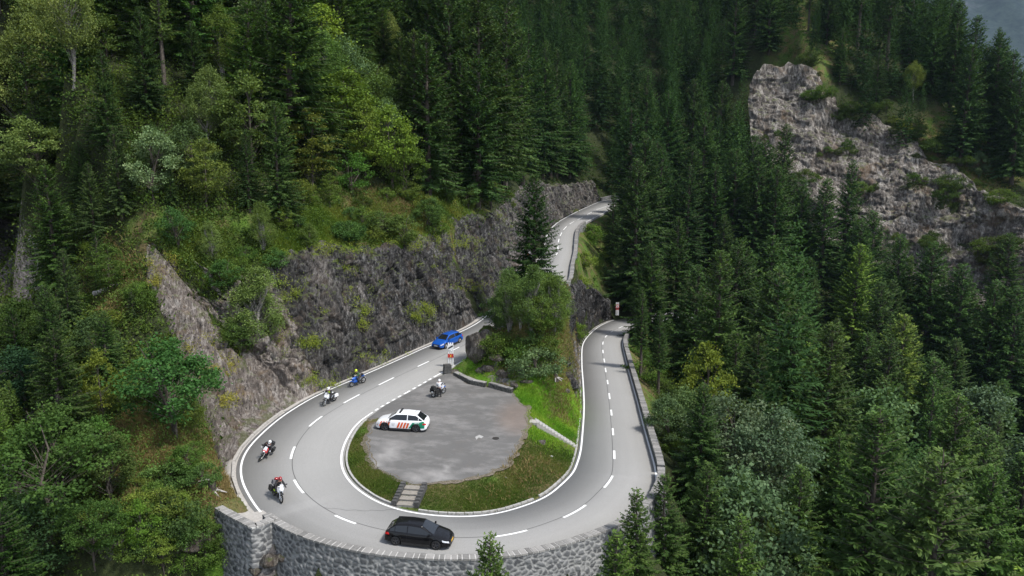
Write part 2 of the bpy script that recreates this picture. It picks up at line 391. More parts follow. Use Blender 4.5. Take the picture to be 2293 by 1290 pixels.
for a, b in ((8, iA), (iC - 4, n_)):
    ribbon('edge_line', a, b, WO + lw / 2, WO - lw / 2, .008, M['paint'])
for a, b in ((8, iL0), (iL1, n_)):
    ribbon('edge_line', a, b, -WI + lw / 2, -WI - lw / 2, .008, M['paint'])
# centre dashes at their surveyed places, seam along the middle, give-way dots at the lay-by
dash = [((1359,457),(1336,470)),((1325,475),(1314,481)),((1305,486),(1295,492)),((1285,496),(1275,502)),((1268,507),(1262,515)),((1258,521),(1255,529)),((1252,535),(1250,543)),((1249,550),(1248,559)),((1247,566),(1245,575)),
        ((1024,777),(1010,787)),((960,808),(932,822)),((884,845),(853,861)),((802,885),(769,903)),((719,933),(692,955)),((660,998),(652,1027)),((659,1077),(680,1107)),((747,1154),(799,1175)),((1109,1203),(1177,1189)),((1268,1158),(1310,1133)),((1354,1090),(1372,1067)),((1375,1029),(1375,1007)),((1374,975),(1373,958)),((1370,931),(1368,916)),((1365,893),(1364,880)),((1361,860),(1360,850)),((1357,834),(1356,824)),((1353,812),(1352,803)),((1350,791),(1350,783)),((1350,772),(1351,765)),((1355,756),(1359,751)),((1367,744),(1373,741)),((1388,735),(1397,731)),((1411,726),(1422,723))]
for a, b in dash:
    z0 = 9 if a[1] < 600 and a[0] > 1200 else 0
    i0, i1 = sorted((near_idx(topt(a, 0, z0)), near_idx(topt(b, 0, z0))))
    props(ribbon('centre_dash', i0, max(i1, i0 + 2), .1, -.1, .008, M['paint']), group='centre line dashes')
ribbon('centre_seam', 10, n_, -.105, -.15, .006, M['seam'])
def cross_seam(i, a, b, skew):
    P = []; m = 14
    for q in range(m + 1):
        o = a + (b - a) * q / m; j = i + skew * q / m + .3 * math.sin(q * 1.9); c = [np.interp(j, range(len(CEN)), CEN[:, k]) for k in range(3)]; r = [np.interp(j, range(len(CEN)), RN[:, k]) for k in range(2)]; P.append((c[0] + r[0] * o, c[1] + r[1] * o, c[2] + .005))
    P = np.array(P); t = tang(P); n = np.stack([-t[:, 1], t[:, 0]], 1) * .014; V = np.r_[np.c_[P[:, :2] + n, P[:, 2]], np.c_[P[:, :2] - n, P[:, 2]]]; k = np.arange(m); props(mesh_np('tar_seam', V, np.stack([k, k + m + 1, k + m + 2, k + 1], 1), M['seam']), kind='structure')
cross_seam(near_idx(topt((719, 1138)), CEN), -.15, -WI[near_idx(topt((719, 1138)), CEN)] + .3, 10)
for k in range(12):
    t = (k + .25) / 12; i0 = int(iL0 + (iL1 - iL0) * t); i1 = int(iL0 + (iL1 - iL0) * (t + .042))
    ribbon('lay_by_dash', i0, max(i1, i0 + 1), -WI + .11, -WI - .11, .008, M['paint'])
# ================================================================== LAY-BY
def zlot(x, y): return .3 + .06 * (y - 66) - .02 * (x + 8)
def Wl(px, py, dz=0):
    z = 0
    for _ in range(20):
        p = W(px, py, z + dz); z = zlot(p[0], p[1])
    return np.array([p[0], p[1], z])
lot_px = [(822,932),(846,938),(836,950),(822,980),(826,1011),(836,1042),(876,1063),(917,1081),(945,1082),(994,1079),(1047,1072),(1099,1056),(1137,1035),(1158,997),(1176,962),(1183,945),(1179,915),(1156,892),(1148,880),(1094,868),(1057,861),(1020,843),(1012,832)]
LOT = [Wl(*q) for q in lot_px]
lotd = catmull(LOT, .35)[:, :]; lotd[:, :2] += .2 * np.stack([vnoise(np.c_[lotd[:, :2] * 1.7, lotd[:, 2] * 0]), vnoise(np.c_[lotd[:, :2] * 1.3, lotd[:, 2] * 0 + 5])], 1)
mouth = [np.r_[INN[i, :2] + RN[i] * -.16, INN[i, 2]] for i in range(iL0 + 2, iL1 - 1, 2)]   # along the road edge
poly = [Vector((p[0], p[1])) for p in list(lotd)] + [Vector((p[0] , p[1])) for p in mouth]
def in_poly(x, y, P):
    x = np.asarray(x); y = np.asarray(y); c = np.zeros(x.shape, bool); n = len(P)
    for i in range(n):
        x1, y1 = P[i][0], P[i][1]; x2, y2 = P[i - 1][0], P[i - 1][1]
        if y1 == y2: continue
        c ^= ((y1 > y) != (y2 > y)) & (x < (x2 - x1) * (y - y1) / (y2 - y1) + x1)
    return c
gx, gy = np.meshgrid(np.arange(-16, 4, .4), np.arange(52, 84, .4)); gi = in_poly(gx, gy, poly)
pts = poly + [Vector((a, b)) for a, b in zip(gx[gi], gy[gi])]
ov, oe, of, *_ = geometry.delaunay_2d_cdt(pts, [(i, (i + 1) % len(poly)) for i in range(len(poly))], [list(range(len(poly)))], 1, 1e-4)
def lotz(x, y):
    i = near_idx((x, y), INN); e = math.hypot(INN[i, 0] - x, INN[i, 1] - y); f = 1 - sm(0, 4, e)
    return (zlot(x, y) * (1 - f) + INN[i, 2] * f) + .012 if iL0 - 6 < i < iL1 + 6 else zlot(x, y) + .012
LV = np.array([(p.x, p.y, lotz(p.x, p.y)) for p in ov])
pj = proj(LV)
red = sm(60, 15, np.hypot((pj[:, 0] - 1165) * .8, (pj[:, 1] - 935) * 1.1))
pale = np.maximum(sm(60, 10, np.abs((pj[:, 0] - 870) + (pj[:, 1] - 1010) * .9) * .9 + np.abs((pj[:, 1] - 1025)) * .8), sm(38, 8, np.hypot((pj[:, 0] - 965) * .45, (pj[:, 1] - 1068) * 1.6)))
pale = np.maximum(pale * .75, .8 * sm(14, 3, np.abs((pj[:, 0] - 1000) + (pj[:, 1] - 1050) * 1.0)) * sm(45, 20, np.abs(pj[:, 1] - 1055)))
lot = mesh_np('parking_area', LV, [list(f) for f in of], M['asphl'], attrs={'red': red * .75, 'pale': pale * sm(-.2, .5, fbm(LV * 1.1, 4) + .25)}, smooth=True)
props(lot, kind='structure')
def decal(name, pxs, zf, mat, dz=.006):
    P = [zf(*q) for q in pxs]; V = [(p[0], p[1], p[2] + dz) for p in P]
    return props(mesh_np(name, V, [list(range(len(V)))], mat), kind='structure')
M['old_paint'] = flat('worn_paint', (.33, .325, .31), .8, var=.25)
decal('worn_marking', [(1064, 979), (1073, 974), (1083, 978), (1078, 982), (1072, 980), (1067, 985)], Wl, M['old_paint'], .02)
M['iron'] = flat('cast_iron', (.06, .055, .05), .7, .6)
rm = np.r_[lotd, lotd[:1] * 0 + lotd[-1:]]; tl = tang(rm); nl = np.stack([-tl[:, 1], tl[:, 0]], 1); n1_ = .16 + .22 * vnoise(np.c_[rm[:, :2] * 1.1, rm[:, 2] * 0], 4); n2_ = .14 + .12 * vnoise(np.c_[rm[:, :2] * 2.1, rm[:, 2] * 0], 5)
kg = NT('gravelly_rim'); gv = kg.coord('Object'); kg.col(kg.ramp(kg.noise(gv, 7, 6, .8), [(.3, (.035, .035, .02)), (.5, (.12, .1, .07)), (.7, (.3, .27, .22))])); kg.rough(.95); kg.bump(kg.noise(gv, 12, 4, .8), .8, .05)
zr = np.array([lotz(a, b) for a, b in rm[:, :2]]); VR = np.r_[np.c_[rm[:, :2] + nl * n1_[:, None], zr + .012], np.c_[rm[:, :2] - nl * n2_[:, None] * 2.2, zr - .05]]; nn_ = len(rm); ki = np.arange(nn_ - 1)
props(mesh_np('gravel_rim', VR, np.stack([ki, ki + nn_, ki + nn_ + 1, ki + 1], 1), kg.m), kind='structure')
dc = Wl(1110, 982); mb = MB(); mb.tube([dc + np.array([0, 0, .01]), dc + np.array([0, 0, .035])], .3, 20)
for q in range(-2, 3): mb.box(dc + np.array([q * .1, 0, .04]), (.04, .45, .01))
props(mb.build('drain_cover', M['iron']), 'round iron drain cover set in the lay-by asphalt', 'drain cover')
# ================================================================== TERRAIN
TP = []
def tp(p): TP.append((float(p[0]), float(p[1]), float(p[2])))
def outz(p):
    i = near_idx(p, OUT); e = p[:2] - OUT[i, :2]; return i, float(e @ RN[i])
def lean(px, py, k, d0=55, d1=300, imax=None):
    for dep in np.arange(d0, d1, .25):
        p = D(px, py, dep); i, d = outz(p)
        if imax is not None and i > imax: continue
        if d > .9 and p[2] - CEN[i, 2] <= k * (d - .9): return p
    return p
iS = near_idx(topt((538, 1062)), OUT); iF = near_idx(topt((1343, 451), 0, 10), OUT)
i1080 = near_idx(topt((1080, 721)), OUT); i1238 = near_idx(topt((1238, 508), 0, 9), OUT)
def fi(px, py, z0=0): return near_idx(topt((px, py), 0, z0), OUT)
def fh(t): return int(i1080 + (i1238 - i1080) * t)
pairs = [(iS, (492, 1032), .9), (fi(544, 1021), (478, 960), 1.0), (fi(555, 1000), (452, 880), 1.0), (fi(575, 982), (400, 760), .95), (fi(600, 960), (325, 600), .95), (fi(625, 940), (335, 540), 1.0),
         (fi(655, 915), (400, 575), 1.15), (fi(690, 898), (480, 650), 1.5), (fi(730, 877), (590, 592), 2.0), (fi(800, 846), (690, 553), 2.4), (fi(860, 820), (780, 548), 2.6), (fi(910, 797), (850, 562), 2.8),
         (fi(960, 775), (930, 538), 2.8), (fi(1010, 752), (1000, 498), 2.8), (fi(1050, 735), (1060, 484), 2.8), (i1080, (1110, 478), 2.8), (fh(.25), (1140, 440), 3), (fh(.5), (1165, 420), 3), (fh(.75), (1190, 410), 3),
         (i1238, (1216, 405), 3), (fi(1273, 484, 10), (1262, 418), 3), (fi(1312, 465, 10), (1315, 405), 3), (iF, (1334, 402), 2.5)]
FT = []; TL = []
for i, q, k in pairs:
    FT.append(np.r_[OUT[i, :2] + RN[i] * .85, CEN[i, 2] - .05]); TL.append(lean(q[0], q[1], k, 50 if q[0] < 500 else 60, imax=iA + 5))
FT = np.array(FT); TL = np.array(TL)
NL = np.array([RN[i] if q[0] > 700 else np.array([-.8, .6]) for i, q, k in pairs])
for j in range(len(pairs)):
    tp(FT[j] + np.r_[NL[j] * .5, 0]); p = TL[j] + np.r_[NL[j] * .6, -.15]
    if j >= 6:
        tp(p)
        for dd, dz in ((10, 7.5), (28, 23), (60, 50), (110, 92), (190, 165)):
            tp(p + np.r_[NL[j] * dd * (1 if dd < 50 else 1), dz])
    else:
        tp(TL[j] + np.array([-.7, -.1, -.3]))
tp((-75, 135, 52)); tp((-95, 110, 48)); tp((-60, 108, 27)); tp((-52, 92, 17)); tp((-120, 150, 90)); tp((-170, 120, 100)); tp((-230, 250, 190)); tp((-200, 60, 90)); tp((-100, 60, 32)); tp((-70, 40, 8)); tp((-120, 0, 30)); tp((-260, 0, 120))
for px, py, dp in [(250,620,80),(200,700,76),(160,800,70),(150,900,66),(250,900,64),(330,940,61.5),(250,980,60),(330,1010,59.5),(420,1000,59),(430,1060,57),(300,1090,55),(200,1050,57),(350,1180,51.5),(250,1190,50),(470,1190,53.5),(100,1180,52),(60,1050,63),(30,900,76),(40,740,92),(20,600,108),(90,540,103),(170,540,98),(-60,450,112),(-150,700,84),(-200,1000,56)]:
    tp(D(px, py, dp))
tp(W(465, 1122, .5)); tp(W(400, 1110, .2)); tp(W(500, 1140, -.2)); tp(W(525, 1120, .2))
for p in [(-24, 46, -4.5), (-20, 49.2, -5), (-17, 46, -4.5), (-14, 43.8, -6), (-30, 44, -5), (-25, 38, -9), (-45, 45, -6), (-40, 35, -10), (-12, 36, -12), (0, 38, -13), (12, 40, -14), (0, 20, -22), (-30, 20, -16), (30, 20, -28), (0, -60, -34), (60, -40, -48), (-60, 0, -12), (-120, -60, 10)]: tp(p)
# outer side beyond the walls
for i in range(iA + 6, iB, 9):
    o = OUT[i, :2]; z = CEN[i, 2]; bw = i < iC + 12
    for dd, dz in (((1.3, -9.5), (8, -13), (20, -19), (34, -27)) if bw else ((.9, -1.3), (4, -3.2), (12, -9), (26, -18), (42, -27))):
        q = o + RN[i] * dd
        if q[1] > 30: tp((q[0], q[1], z + dz))
for i in range(iB, n_, 10):
    for dd, dz in ((.9, -.5), (5, -3.5), (14, -9.5), (30, -20)):
        q = OUT[i, :2] + RN[i] * dd; tp((q[0], q[1], CEN[i, 2] + dz))
for p in [(55, 80, -42), (85, 60, -58), (100, 100, -55), (120, 140, -42), (75, 120, -42), (95, 160, -32), (150, 100, -48), (150, 40, -50), (80, 0, -60), (180, 150, -25), (200, 60, -20), (220, -40, -10), (115, 175, -26)]: tp(p)
# road bed
for i in range(0, n_, 6):
    tp((CEN[i, 0], CEN[i, 1], CEN[i, 2] - .35)); tp((*(OUT[i, :2] + RN[i] * .5), CEN[i, 2] - .2)); tp((*(INN[i, :2] - RN[i] * .35), CEN[i, 2] - .03))
# island, lay-by and knoll
for p in lotd[::3]: tp((p[0], p[1], p[2] - .04))
for a, b in zip(gx[gi][::3], gy[gi][::3]): tp((a, b, lotz(a, b) - .1))
for px, py, z in [(1075,815,2.1),(1105,838,1.9),(1140,855,1.7),(1100,800,3.0),(1056,800,2.0),(1062,790,3.2),(1066,748,5.0),(1085,728,5.6),(1130,745,5.3),(1170,735,6.0),(1215,745,5.9),(1245,755,5.2),(1130,790,3.6),(1180,800,3.5),(1220,800,3.6),(1180,850,1.7),(1215,850,1.6),(1170,885,.7),(1200,890,.4),(1250,840,1.4),(1250,880,0.1),(1268,835,1.0),(1275,870,-.8),(1266,790,2.9),(1266,755,4.4),(1274,725,5.2),(1120,725,6.8),(1170,712,7.3),(1225,712,7.3)]:
    tp(W(px, py, z))
for p in [(1.5, 90, 7.6), (4.2, 97, 8.2), (6.4, 103, 7.8), (7.6, 110, 6.6)]: tp(p)
for i in range(iP1 - 8, iK, 8):
    tp((*(INN[i, :2] - RN[i] * 1.2), CEN[i, 2] + (.3 if i < iP1 + 8 else 1.4)))
for i in range(iP0 - 6, iP1, 8): tp((*(INN[i, :2] - RN[i] * 1.3), CEN[i, 2] - .5))
RT_px = [((1304, 885), (1279, 866, .2)), ((1305, 858), (1268, 836, 1.1)), ((1303, 825), (1266, 790, 2.9)), ((1304, 795), (1266, 752, 4.5)), ((1306, 770), (1271, 712, 5.4)), ((1315, 755), (1282, 662, 4.6)), ((1330, 741), (1294, 622, 4.9)), ((1346, 729), (1318, 632, 2.2)), ((1365, 721), (1348, 655, -.8)), ((1378, 716), (1368, 676, -4.2))]
RF = []; RTp = []
for a, b in RT_px:
    p = topt(a, 0, -5); i = near_idx(p, INN); RF.append(np.r_[INN[i, :2] - RN[i] * .75, CEN[i, 2] - .05]); RTp.append(W(*b))
RF = np.array(RF); RTp = np.array(RTp)
for a, b in zip(RF, RTp):
    n = (b - a)[:2]; n /= np.linalg.norm(n); tp(a + np.r_[n * .3, 0]); tp(b + np.r_[n * .5, -.2])
# mountain behind the upper road
for p in [(18, 232, 18), (5, 235, 26), (40, 255, 26), (60, 275, 34), (80, 285, 38), (0, 270, 55), (30, 300, 66), (70, 320, 72), (-10, 330, 105), (60, 380, 120), (-40, 230, 60), (-60, 300, 120), (110, 300, 55), (120, 360, 95), (85, 262, 22), (60, 215, 3), (80, 230, 6), (-150, 450, 260), (80, 480, 200), (200, 480, 150)]: tp(p)
# right-hand crag: foot, brink and the meadow ridge above
CRF = [D(*q) for q in [(1690,440,228),(1780,500,224),(1870,560,219),(1960,600,213),(2060,640,206),(2180,690,198),(2330,760,190)]]
CRT = [D(*q) for q in [(1672,190,244),(1700,140,244),(1765,128,242),(1835,138,240),(1862,205,238),(1895,262,236),(1935,250,233),(1990,283,230),(2040,300,226),(2085,352,221),(2140,375,216),(2190,418,210),(2250,440,205),(2330,480,200)]]
for p in CRF: tp(p + np.array([0, 2, -2])); tp(p + np.array([-6, -14, -7]))
for p in CRT: tp(p + np.array([0, 2.5, -.5]))
for q in [(1700,60,268),(1790,60,262),(1880,60,266),(1950,130,258),(2030,170,248),(2100,230,238),(2180,300,230),(2293,385,220),(2400,440,212),(1750,-40,300),(1900,-30,300),(2020,10,282)]: tp(D(*q))
for q in [(2150,170,280,-12),(2230,260,262,-12),(2350,330,250,-12),(2080,40,310,-10)]: tp(D(*q[:3]) + np.array([0, 0, q[3]]))
for p in [(220, 330, -20), (280, 260, -30), (350, 350, -40), (300, 150, -30), (260, 450, 20), (420, 100, 0), (400, 500, 0), (-300, 500, 320), (0, 600, 280), (300, 620, 60), (-350, -60, 150), (420, -60, 20)]: tp(p)
PTS = np.array(TP)
vs = [Vector((a, b)) for a, b, c in TP]
_, _, tris, vo, *_r = geometry.delaunay_2d_cdt(vs, [], [], 0, 1e-5)
dv, de, df, orig, *_ = geometry.delaunay_2d_cdt(vs, [], [], 0, 1e-5)
dz_ = np.array([np.mean([PTS[j, 2] for j in o]) for o in orig]); dxy = np.array([(p.x, p.y) for p in dv]); TRI = np.array([list(f) for f in df])
def zt_grid(X, Y):
    """piecewise-linear height on scattered x,y"""
    X = np.asarray(X, float).ravel(); Y = np.asarray(Y, float).ravel(); Z = np.full(X.shape, -60.)
    order = np.argsort(X, kind='stable'); Xs = X[order]; Ys = Y[order]; Zs = Z[order]
    for t in TRI:
        (x0, y0), (x1, y1), (x2, y2) = dxy[t]; lo = np.searchsorted(Xs, min(x0, x1, x2)); hi = np.searchsorted(Xs, max(x0, x1, x2), 'right')
        if lo >= hi: continue
        xs, ys = Xs[lo:hi], Ys[lo:hi]; det = (y1 - y2) * (x0 - x2) + (x2 - x1) * (y0 - y2)
        if abs(det) < 1e-9: continue
        a = ((y1 - y2) * (xs - x2) + (x2 - x1) * (ys - y2)) / det; b = ((y2 - y0) * (xs - x2) + (x0 - x2) * (ys - y2)) / det; c = 1 - a - b
        m = (a >= -1e-6) & (b >= -1e-6) & (c >= -1e-6)
        if m.any(): Zs[lo:hi][m] = (a * dz_[t[0]] + b * dz_[t[1]] + c * dz_[t[2]])[m]
    Z[order] = Zs; return Z
def road_clamp(X, Y, Z):
    """pull the ground under the carriageway and lay-by; return also distance outside the road"""
    dist = np.full(X.shape, 99.)
    near = np.zeros(X.shape, bool)
    for k in range(0, len(CEN), 12):
        near |= (np.hypot(X - CEN[k, 0], Y - CEN[k, 1]) < 14)
    ii = np.nonzero(near)[0]
    for s in range(0, len(ii), 20000):
        q = ii[s:s + 20000]; d2 = (X[q, None] - CEN[None, ::2, 0]) ** 2 + (Y[q, None] - CEN[None, ::2, 1]) ** 2
        k = np.argmin(d2, 1) * 2; e = np.stack([X[q] - CEN[k, 0], Y[q] - CEN[k, 1]], 1); a = (e * RN[k]).sum(1)
        al = np.abs((e * T_[k]).sum(1)); o = np.where(a > 0, a - WO[k] - .3, -a - WI[k] - .2); o = np.where(al > 2, 99, o)
        dist[q] = o; ins = o < 0.12; Z[q] = np.where(ins, np.minimum(Z[q], CEN[k, 2] - .12 - .2 * (o < -.5)), Z[q])
        mid_ = (o >= .12) & (o < .6) & (a < 0); Z[q] = np.where(mid_, np.minimum(Z[q], CEN[k, 2] + .5), Z[q])
    m = in_poly(X, Y, [(p[0], p[1]) for p in poly]); Z[m] = np.minimum(Z[m], zlot(X[m], Y[m]) - .1); dist[m] = -1
    return Z, dist
def sag(X, Y, Z):
    for A, B, dp in ((FT, TL, 1.5), (RF, RTp, 1.2), (CRF, CRT, 4.0)):
        A = np.array(A); B = np.array(B)
        for i in range(len(A) - 1):
            q = [A[i], A[i + 1], B[i + 1], B[i]]; m = in_poly(X, Y, [(p[0], p[1]) for p in q]); Z[m] -= dp
    return Z
def build_ground(X, Y, step):
    Z = sag(X, Y, zt_grid(X, Y))
    P = np.stack([X, Y, Z * 0], 1); steepen = 1
    inl = in_poly(X, Y, [(p[0], p[1]) for p in poly])
    _, dist = road_clamp(X, Y, Z.copy())
    amp = sm(.1, 2.5, dist) ; amp = np.where(inl, 0, amp)
    lotd_ = np.min(np.hypot(X[:, None] - lotd[None, ::3, 0], Y[:, None] - lotd[None, ::3, 1]), 1) if len(X) < 200000 else 9
    near_i = (X > -16) & (X < 9) & (Y > 46) & (Y < 79)
    a2 = np.where(near_i, .25, 1.0) * amp * np.minimum(1, sm(0, 1.2, lotd_))
    Z = Z + a2 * (.45 * fbm(P * .28, 4, 3) + .22 * fbm(P * 1.3, 3, 9)) + amp * sm(40, 120, np.hypot(X, Y - 60)) * 2.0 * fbm(P * .05, 3, 21)
    return road_clamp(X, Y, Z)
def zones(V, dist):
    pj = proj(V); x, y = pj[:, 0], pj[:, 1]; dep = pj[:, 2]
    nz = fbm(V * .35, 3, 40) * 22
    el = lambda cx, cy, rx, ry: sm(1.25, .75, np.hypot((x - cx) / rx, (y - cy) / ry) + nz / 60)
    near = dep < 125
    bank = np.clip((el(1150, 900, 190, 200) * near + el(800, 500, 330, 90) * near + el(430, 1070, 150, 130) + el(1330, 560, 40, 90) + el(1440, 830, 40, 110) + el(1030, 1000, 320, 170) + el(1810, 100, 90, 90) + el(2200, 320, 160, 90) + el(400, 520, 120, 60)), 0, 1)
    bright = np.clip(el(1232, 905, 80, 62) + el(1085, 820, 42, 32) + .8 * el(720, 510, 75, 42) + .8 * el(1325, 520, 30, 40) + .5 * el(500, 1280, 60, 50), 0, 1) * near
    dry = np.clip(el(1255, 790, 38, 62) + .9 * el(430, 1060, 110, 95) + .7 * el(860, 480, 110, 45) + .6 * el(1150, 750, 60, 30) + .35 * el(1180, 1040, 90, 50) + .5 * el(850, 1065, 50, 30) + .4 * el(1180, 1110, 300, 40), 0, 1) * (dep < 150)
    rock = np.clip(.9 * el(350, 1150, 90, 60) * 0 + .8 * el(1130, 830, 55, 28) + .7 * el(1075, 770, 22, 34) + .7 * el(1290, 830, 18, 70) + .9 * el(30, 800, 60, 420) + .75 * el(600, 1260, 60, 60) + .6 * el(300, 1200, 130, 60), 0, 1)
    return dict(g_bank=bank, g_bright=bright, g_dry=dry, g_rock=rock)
def grid_mesh(name, x0, x1, y0, y1, st, hole=None, dz=0):
    xs = np.arange(x0, x1 + st / 2, st); ys = np.arange(y0, y1 + st / 2, st); X, Y = np.meshgrid(xs, ys); nx, ny = len(xs), len(ys)
    Z, dist = build_ground(X.ravel(), Y.ravel(), st); V = np.stack([X.ravel(), Y.ravel(), Z + dz], 1)
    i, j = np.meshgrid(np.arange(nx - 1), np.arange(ny - 1)); a = (j * nx + i).ravel(); F = np.stack([a, a + 1, a + nx + 1, a + nx], 1)
    if hole:
        c = V[F].mean(1); k = (c[:, 0] > hole[0]) & (c[:, 0] < hole[1]) & (c[:, 1] > hole[2]) & (c[:, 1] < hole[3]); F = F[~k]
        idx = np.unique(F); mp = np.zeros(len(V), int); mp[idx] = np.arange(len(idx)); at = zones(V[idx], dist[idx]); V = V[idx]; F = mp[F]
    else: at = zones(V, dist)
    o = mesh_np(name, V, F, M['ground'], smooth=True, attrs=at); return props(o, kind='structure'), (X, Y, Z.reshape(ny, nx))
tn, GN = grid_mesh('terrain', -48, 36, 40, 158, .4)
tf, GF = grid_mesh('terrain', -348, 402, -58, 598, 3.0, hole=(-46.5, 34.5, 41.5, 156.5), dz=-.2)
def zat(x, y):
    x = np.asarray(x, float); y = np.asarray(y, float)
    def smp(G, x, y):
        X, Y, Z = G; st = X[0, 1] - X[0, 0]; i = np.clip((x - X[0, 0]) / st, 0, X.shape[1] - 1.001); j = np.clip((y - Y[0, 0]) / st, 0, X.shape[0] - 1.001)
        a, b = i.astype(int), j.astype(int); u, v = i - a, j - b
        return Z[b, a] * (1 - u) * (1 - v) + Z[b, a + 1] * u * (1 - v) + Z[b + 1, a] * (1 - u) * v + Z[b + 1, a + 1] * u * v
    m = (x > -47) & (x < 35) & (y > 41) & (y < 157)
    return np.where(m, smp(GN, x, y), smp(GF, x, y) - .2)
def hit(px, py, d0=42, d1=500):
    """first place where the sight line through a photo pixel meets the ground"""
    dep = np.arange(d0, d1, .25); u = (px - 1146.5) / FPX; v = (py - 645) / FPX
    P = np.array([0, 0, CH]) + dep[:, None] * np.array([u, CP - v * SP, -SP - v * CP]); k = np.nonzero(P[:, 2] < zat(P[:, 0], P[:, 1]))[0]
    if not len(k): return None
    p = P[k[0]]; return np.array([p[0], p[1], float(zat(p[0], p[1]))])
# ================================================================== ROCK FACES
def rock_sheet(name, A, B, mat, tone=None, fine=1.0, block=1.5, du=.3, nv=70, amp=1.0, seed=0, dip=(.5, .3), foot=.0, bulge=0, sc=1.0, kind='structure'):
    """rock face hung between a foot line A and a brink line B, broken into ledges and blocks"""
    A = np.asarray(A); B = np.asarray(B); L = np.r_[0, np.cumsum(np.maximum(np.linalg.norm(np.diff(A, axis=0), axis=1), np.linalg.norm(np.diff(B, axis=0), axis=1)))]
    n = int(L[-1] / du) + 1; s = np.linspace(0, L[-1], n)
    a = np.stack([np.interp(s, L, A[:, k]) for k in range(3)], 1); b = np.stack([np.interp(s, L, B[:, k]) for k in range(3)], 1)
    a = smooth1(a, max(1, int(1.2 / du))); b = smooth1(b, max(1, int(1 / du)))
    jg = vnoise(np.c_[s * .45 / sc, s * 0, s * 0], seed + 50) + .5 * vnoise(np.c_[s * 1.6 / sc, s * 0, s * 0], seed + 51); b = b + (b - a) / (np.linalg.norm(b - a, axis=1, keepdims=True) + 1e-6) * (jg * .8 * sc)[:, None]
    t = np.linspace(0, 1, nv)[None, :, None]; P = a[:, None] * (1 - t) + b[:, None] * t
    tu = np.gradient(P, axis=0); tv = np.gradient(P, axis=1); N = np.cross(tu, tv); N /= np.linalg.norm(N, axis=2, keepdims=True) + 1e-9
    toc = np.array([0, 0, CH]) - P.mean((0, 1)); N = N * np.sign((N.mean((0, 1)) @ toc))
    N = smooth1(N.reshape(n, -1), 5).reshape(n, nv, 3)
    rot = np.array(Matrix.Rotation(dip[0], 3, 'Y') @ Matrix.Rotation(dip[1], 3, 'X'))
    Q = P @ rot.T / sc; Q = Q + .35 * np.stack([fbm(P * .6 / sc, 3, seed + 5), fbm(P * .6 / sc, 3, seed + 6), fbm(P * .6 / sc, 3, seed + 7)], 2)
    c1, f1, e1 = voro(Q * np.array([.5, .5, .17]), seed); c2, f2, e2 = voro(Q * np.array([1.5, 1.5, .5]), seed + 11); c3, f3, e3 = voro(Q * np.array([4.2, 4.2, 1.7]), seed + 23)
    rg = 1 - np.abs(fbm(P * .22 / sc, 4, seed + 31)) * 2
    d = amp * sc * (block * (c1 - .5) + .55 * fine * (c2 - .5) + .3 * fine * (c3 - .5) + .8 * rg + 1.6 * fbm(P * np.array([.16, .16, .07]) / sc, 3, seed + 60) - .5 - .33 * block * sm(.12, 0, e1) - .4 * fine * sm(.15, 0, e2) + fine * .5 * (.45 - np.abs(fbm(Q * np.array([2.2, 2.2, .7]), 4, seed + 40, .6)) * 1.8) + fine * .3 * (.4 - np.abs(fbm(Q * np.array([7, 7, 2.2]), 3, seed + 41, .6)) * 1.8)) + bulge * np.sin(np.pi * t[..., 0]) * sm(-.5, .6, fbm(P * .1, 2, seed + 9))
    tt = t[..., 0] + 0 * d; d = d * sm(0, .12, tt + foot) * (1 - .5 * sm(.93, 1, tt)) - .5 * sm(.9, 1, tt)
    d = np.where(tt < .15, np.minimum(d, .25), d)
    V = P + N * d[..., None]; V = V.reshape(-1, 3)
    i, j = np.meshgrid(np.arange(n - 1), np.arange(nv - 1), indexing='ij'); q = (i * nv + j).ravel(); F = np.stack([q, q + nv, q + nv + 1, q + 1], 1)
    # close it behind: skirt that runs back into the hill from the brink
    back = (P[:, -1] - N[:, -1] * 2.2 - np.array([0, 0, 1.6])); V = np.r_[V, back]; k = np.arange(n - 1); F = np.r_[F, np.stack([k * nv + nv - 1, (k + 1) * nv + nv - 1, n * nv + k + 1, n * nv + k], 1)]
    at = {'tone': np.r_[tone(V[:n * nv], s.repeat(nv) / L[-1], np.tile(t[0, :, 0], n)), np.zeros(n)]} if tone else None
    o = mesh_np(name, V, F, mat, attrs=at); return props(o, kind=kind), P
jS = 8
rk1, P1 = rock_sheet('rock_slab', FT[:jS + 1], TL[:jS + 1], M['rockp'], fine=.7, du=.14, nv=150, amp=.8, seed=3, dip=(.9, .3), bulge=.6)
def tone_(V, u, t):
    q = proj(V); x, y = q[:, 0], q[:, 1]; nn = fbm(V * .5, 3, 70)
    st = sm(34, 14, np.abs(x - 706 - (y - 560) * .22) + 26 * nn) * sm(790, 700, y)
    return np.clip(.95 * sm(650, 560, x - (y - 800) * .3 + 60 * nn) + .85 * st + .5 * sm(900, 700, x + 120 * nn) * sm(700, 820, y) * .6 + .55 * sm(.1, .35, nn) + .8 * sm(1110, 1150, x) * sm(.1, -.1, nn), 0, 1)
rk2, P2 = rock_sheet('rock_cliff', FT[jS - 1:], TL[jS - 1:], M['rockd'], tone_, du=.14, nv=140, amp=.6, seed=5, dip=(.55, .25), bulge=.4)
rk3, P3 = rock_sheet('rock_cliff', RF, RTp, M['rockd'], du=.22, nv=60, amp=.38, seed=8, dip=(-.4, .2))
def resamp(P, n):
    P = np.array(P); L = np.r_[0, np.cumsum(np.linalg.norm(np.diff(P, axis=0), axis=1))]; s = np.linspace(0, L[-1], n); return np.stack([np.interp(s, L, P[:, k]) for k in range(3)], 1)
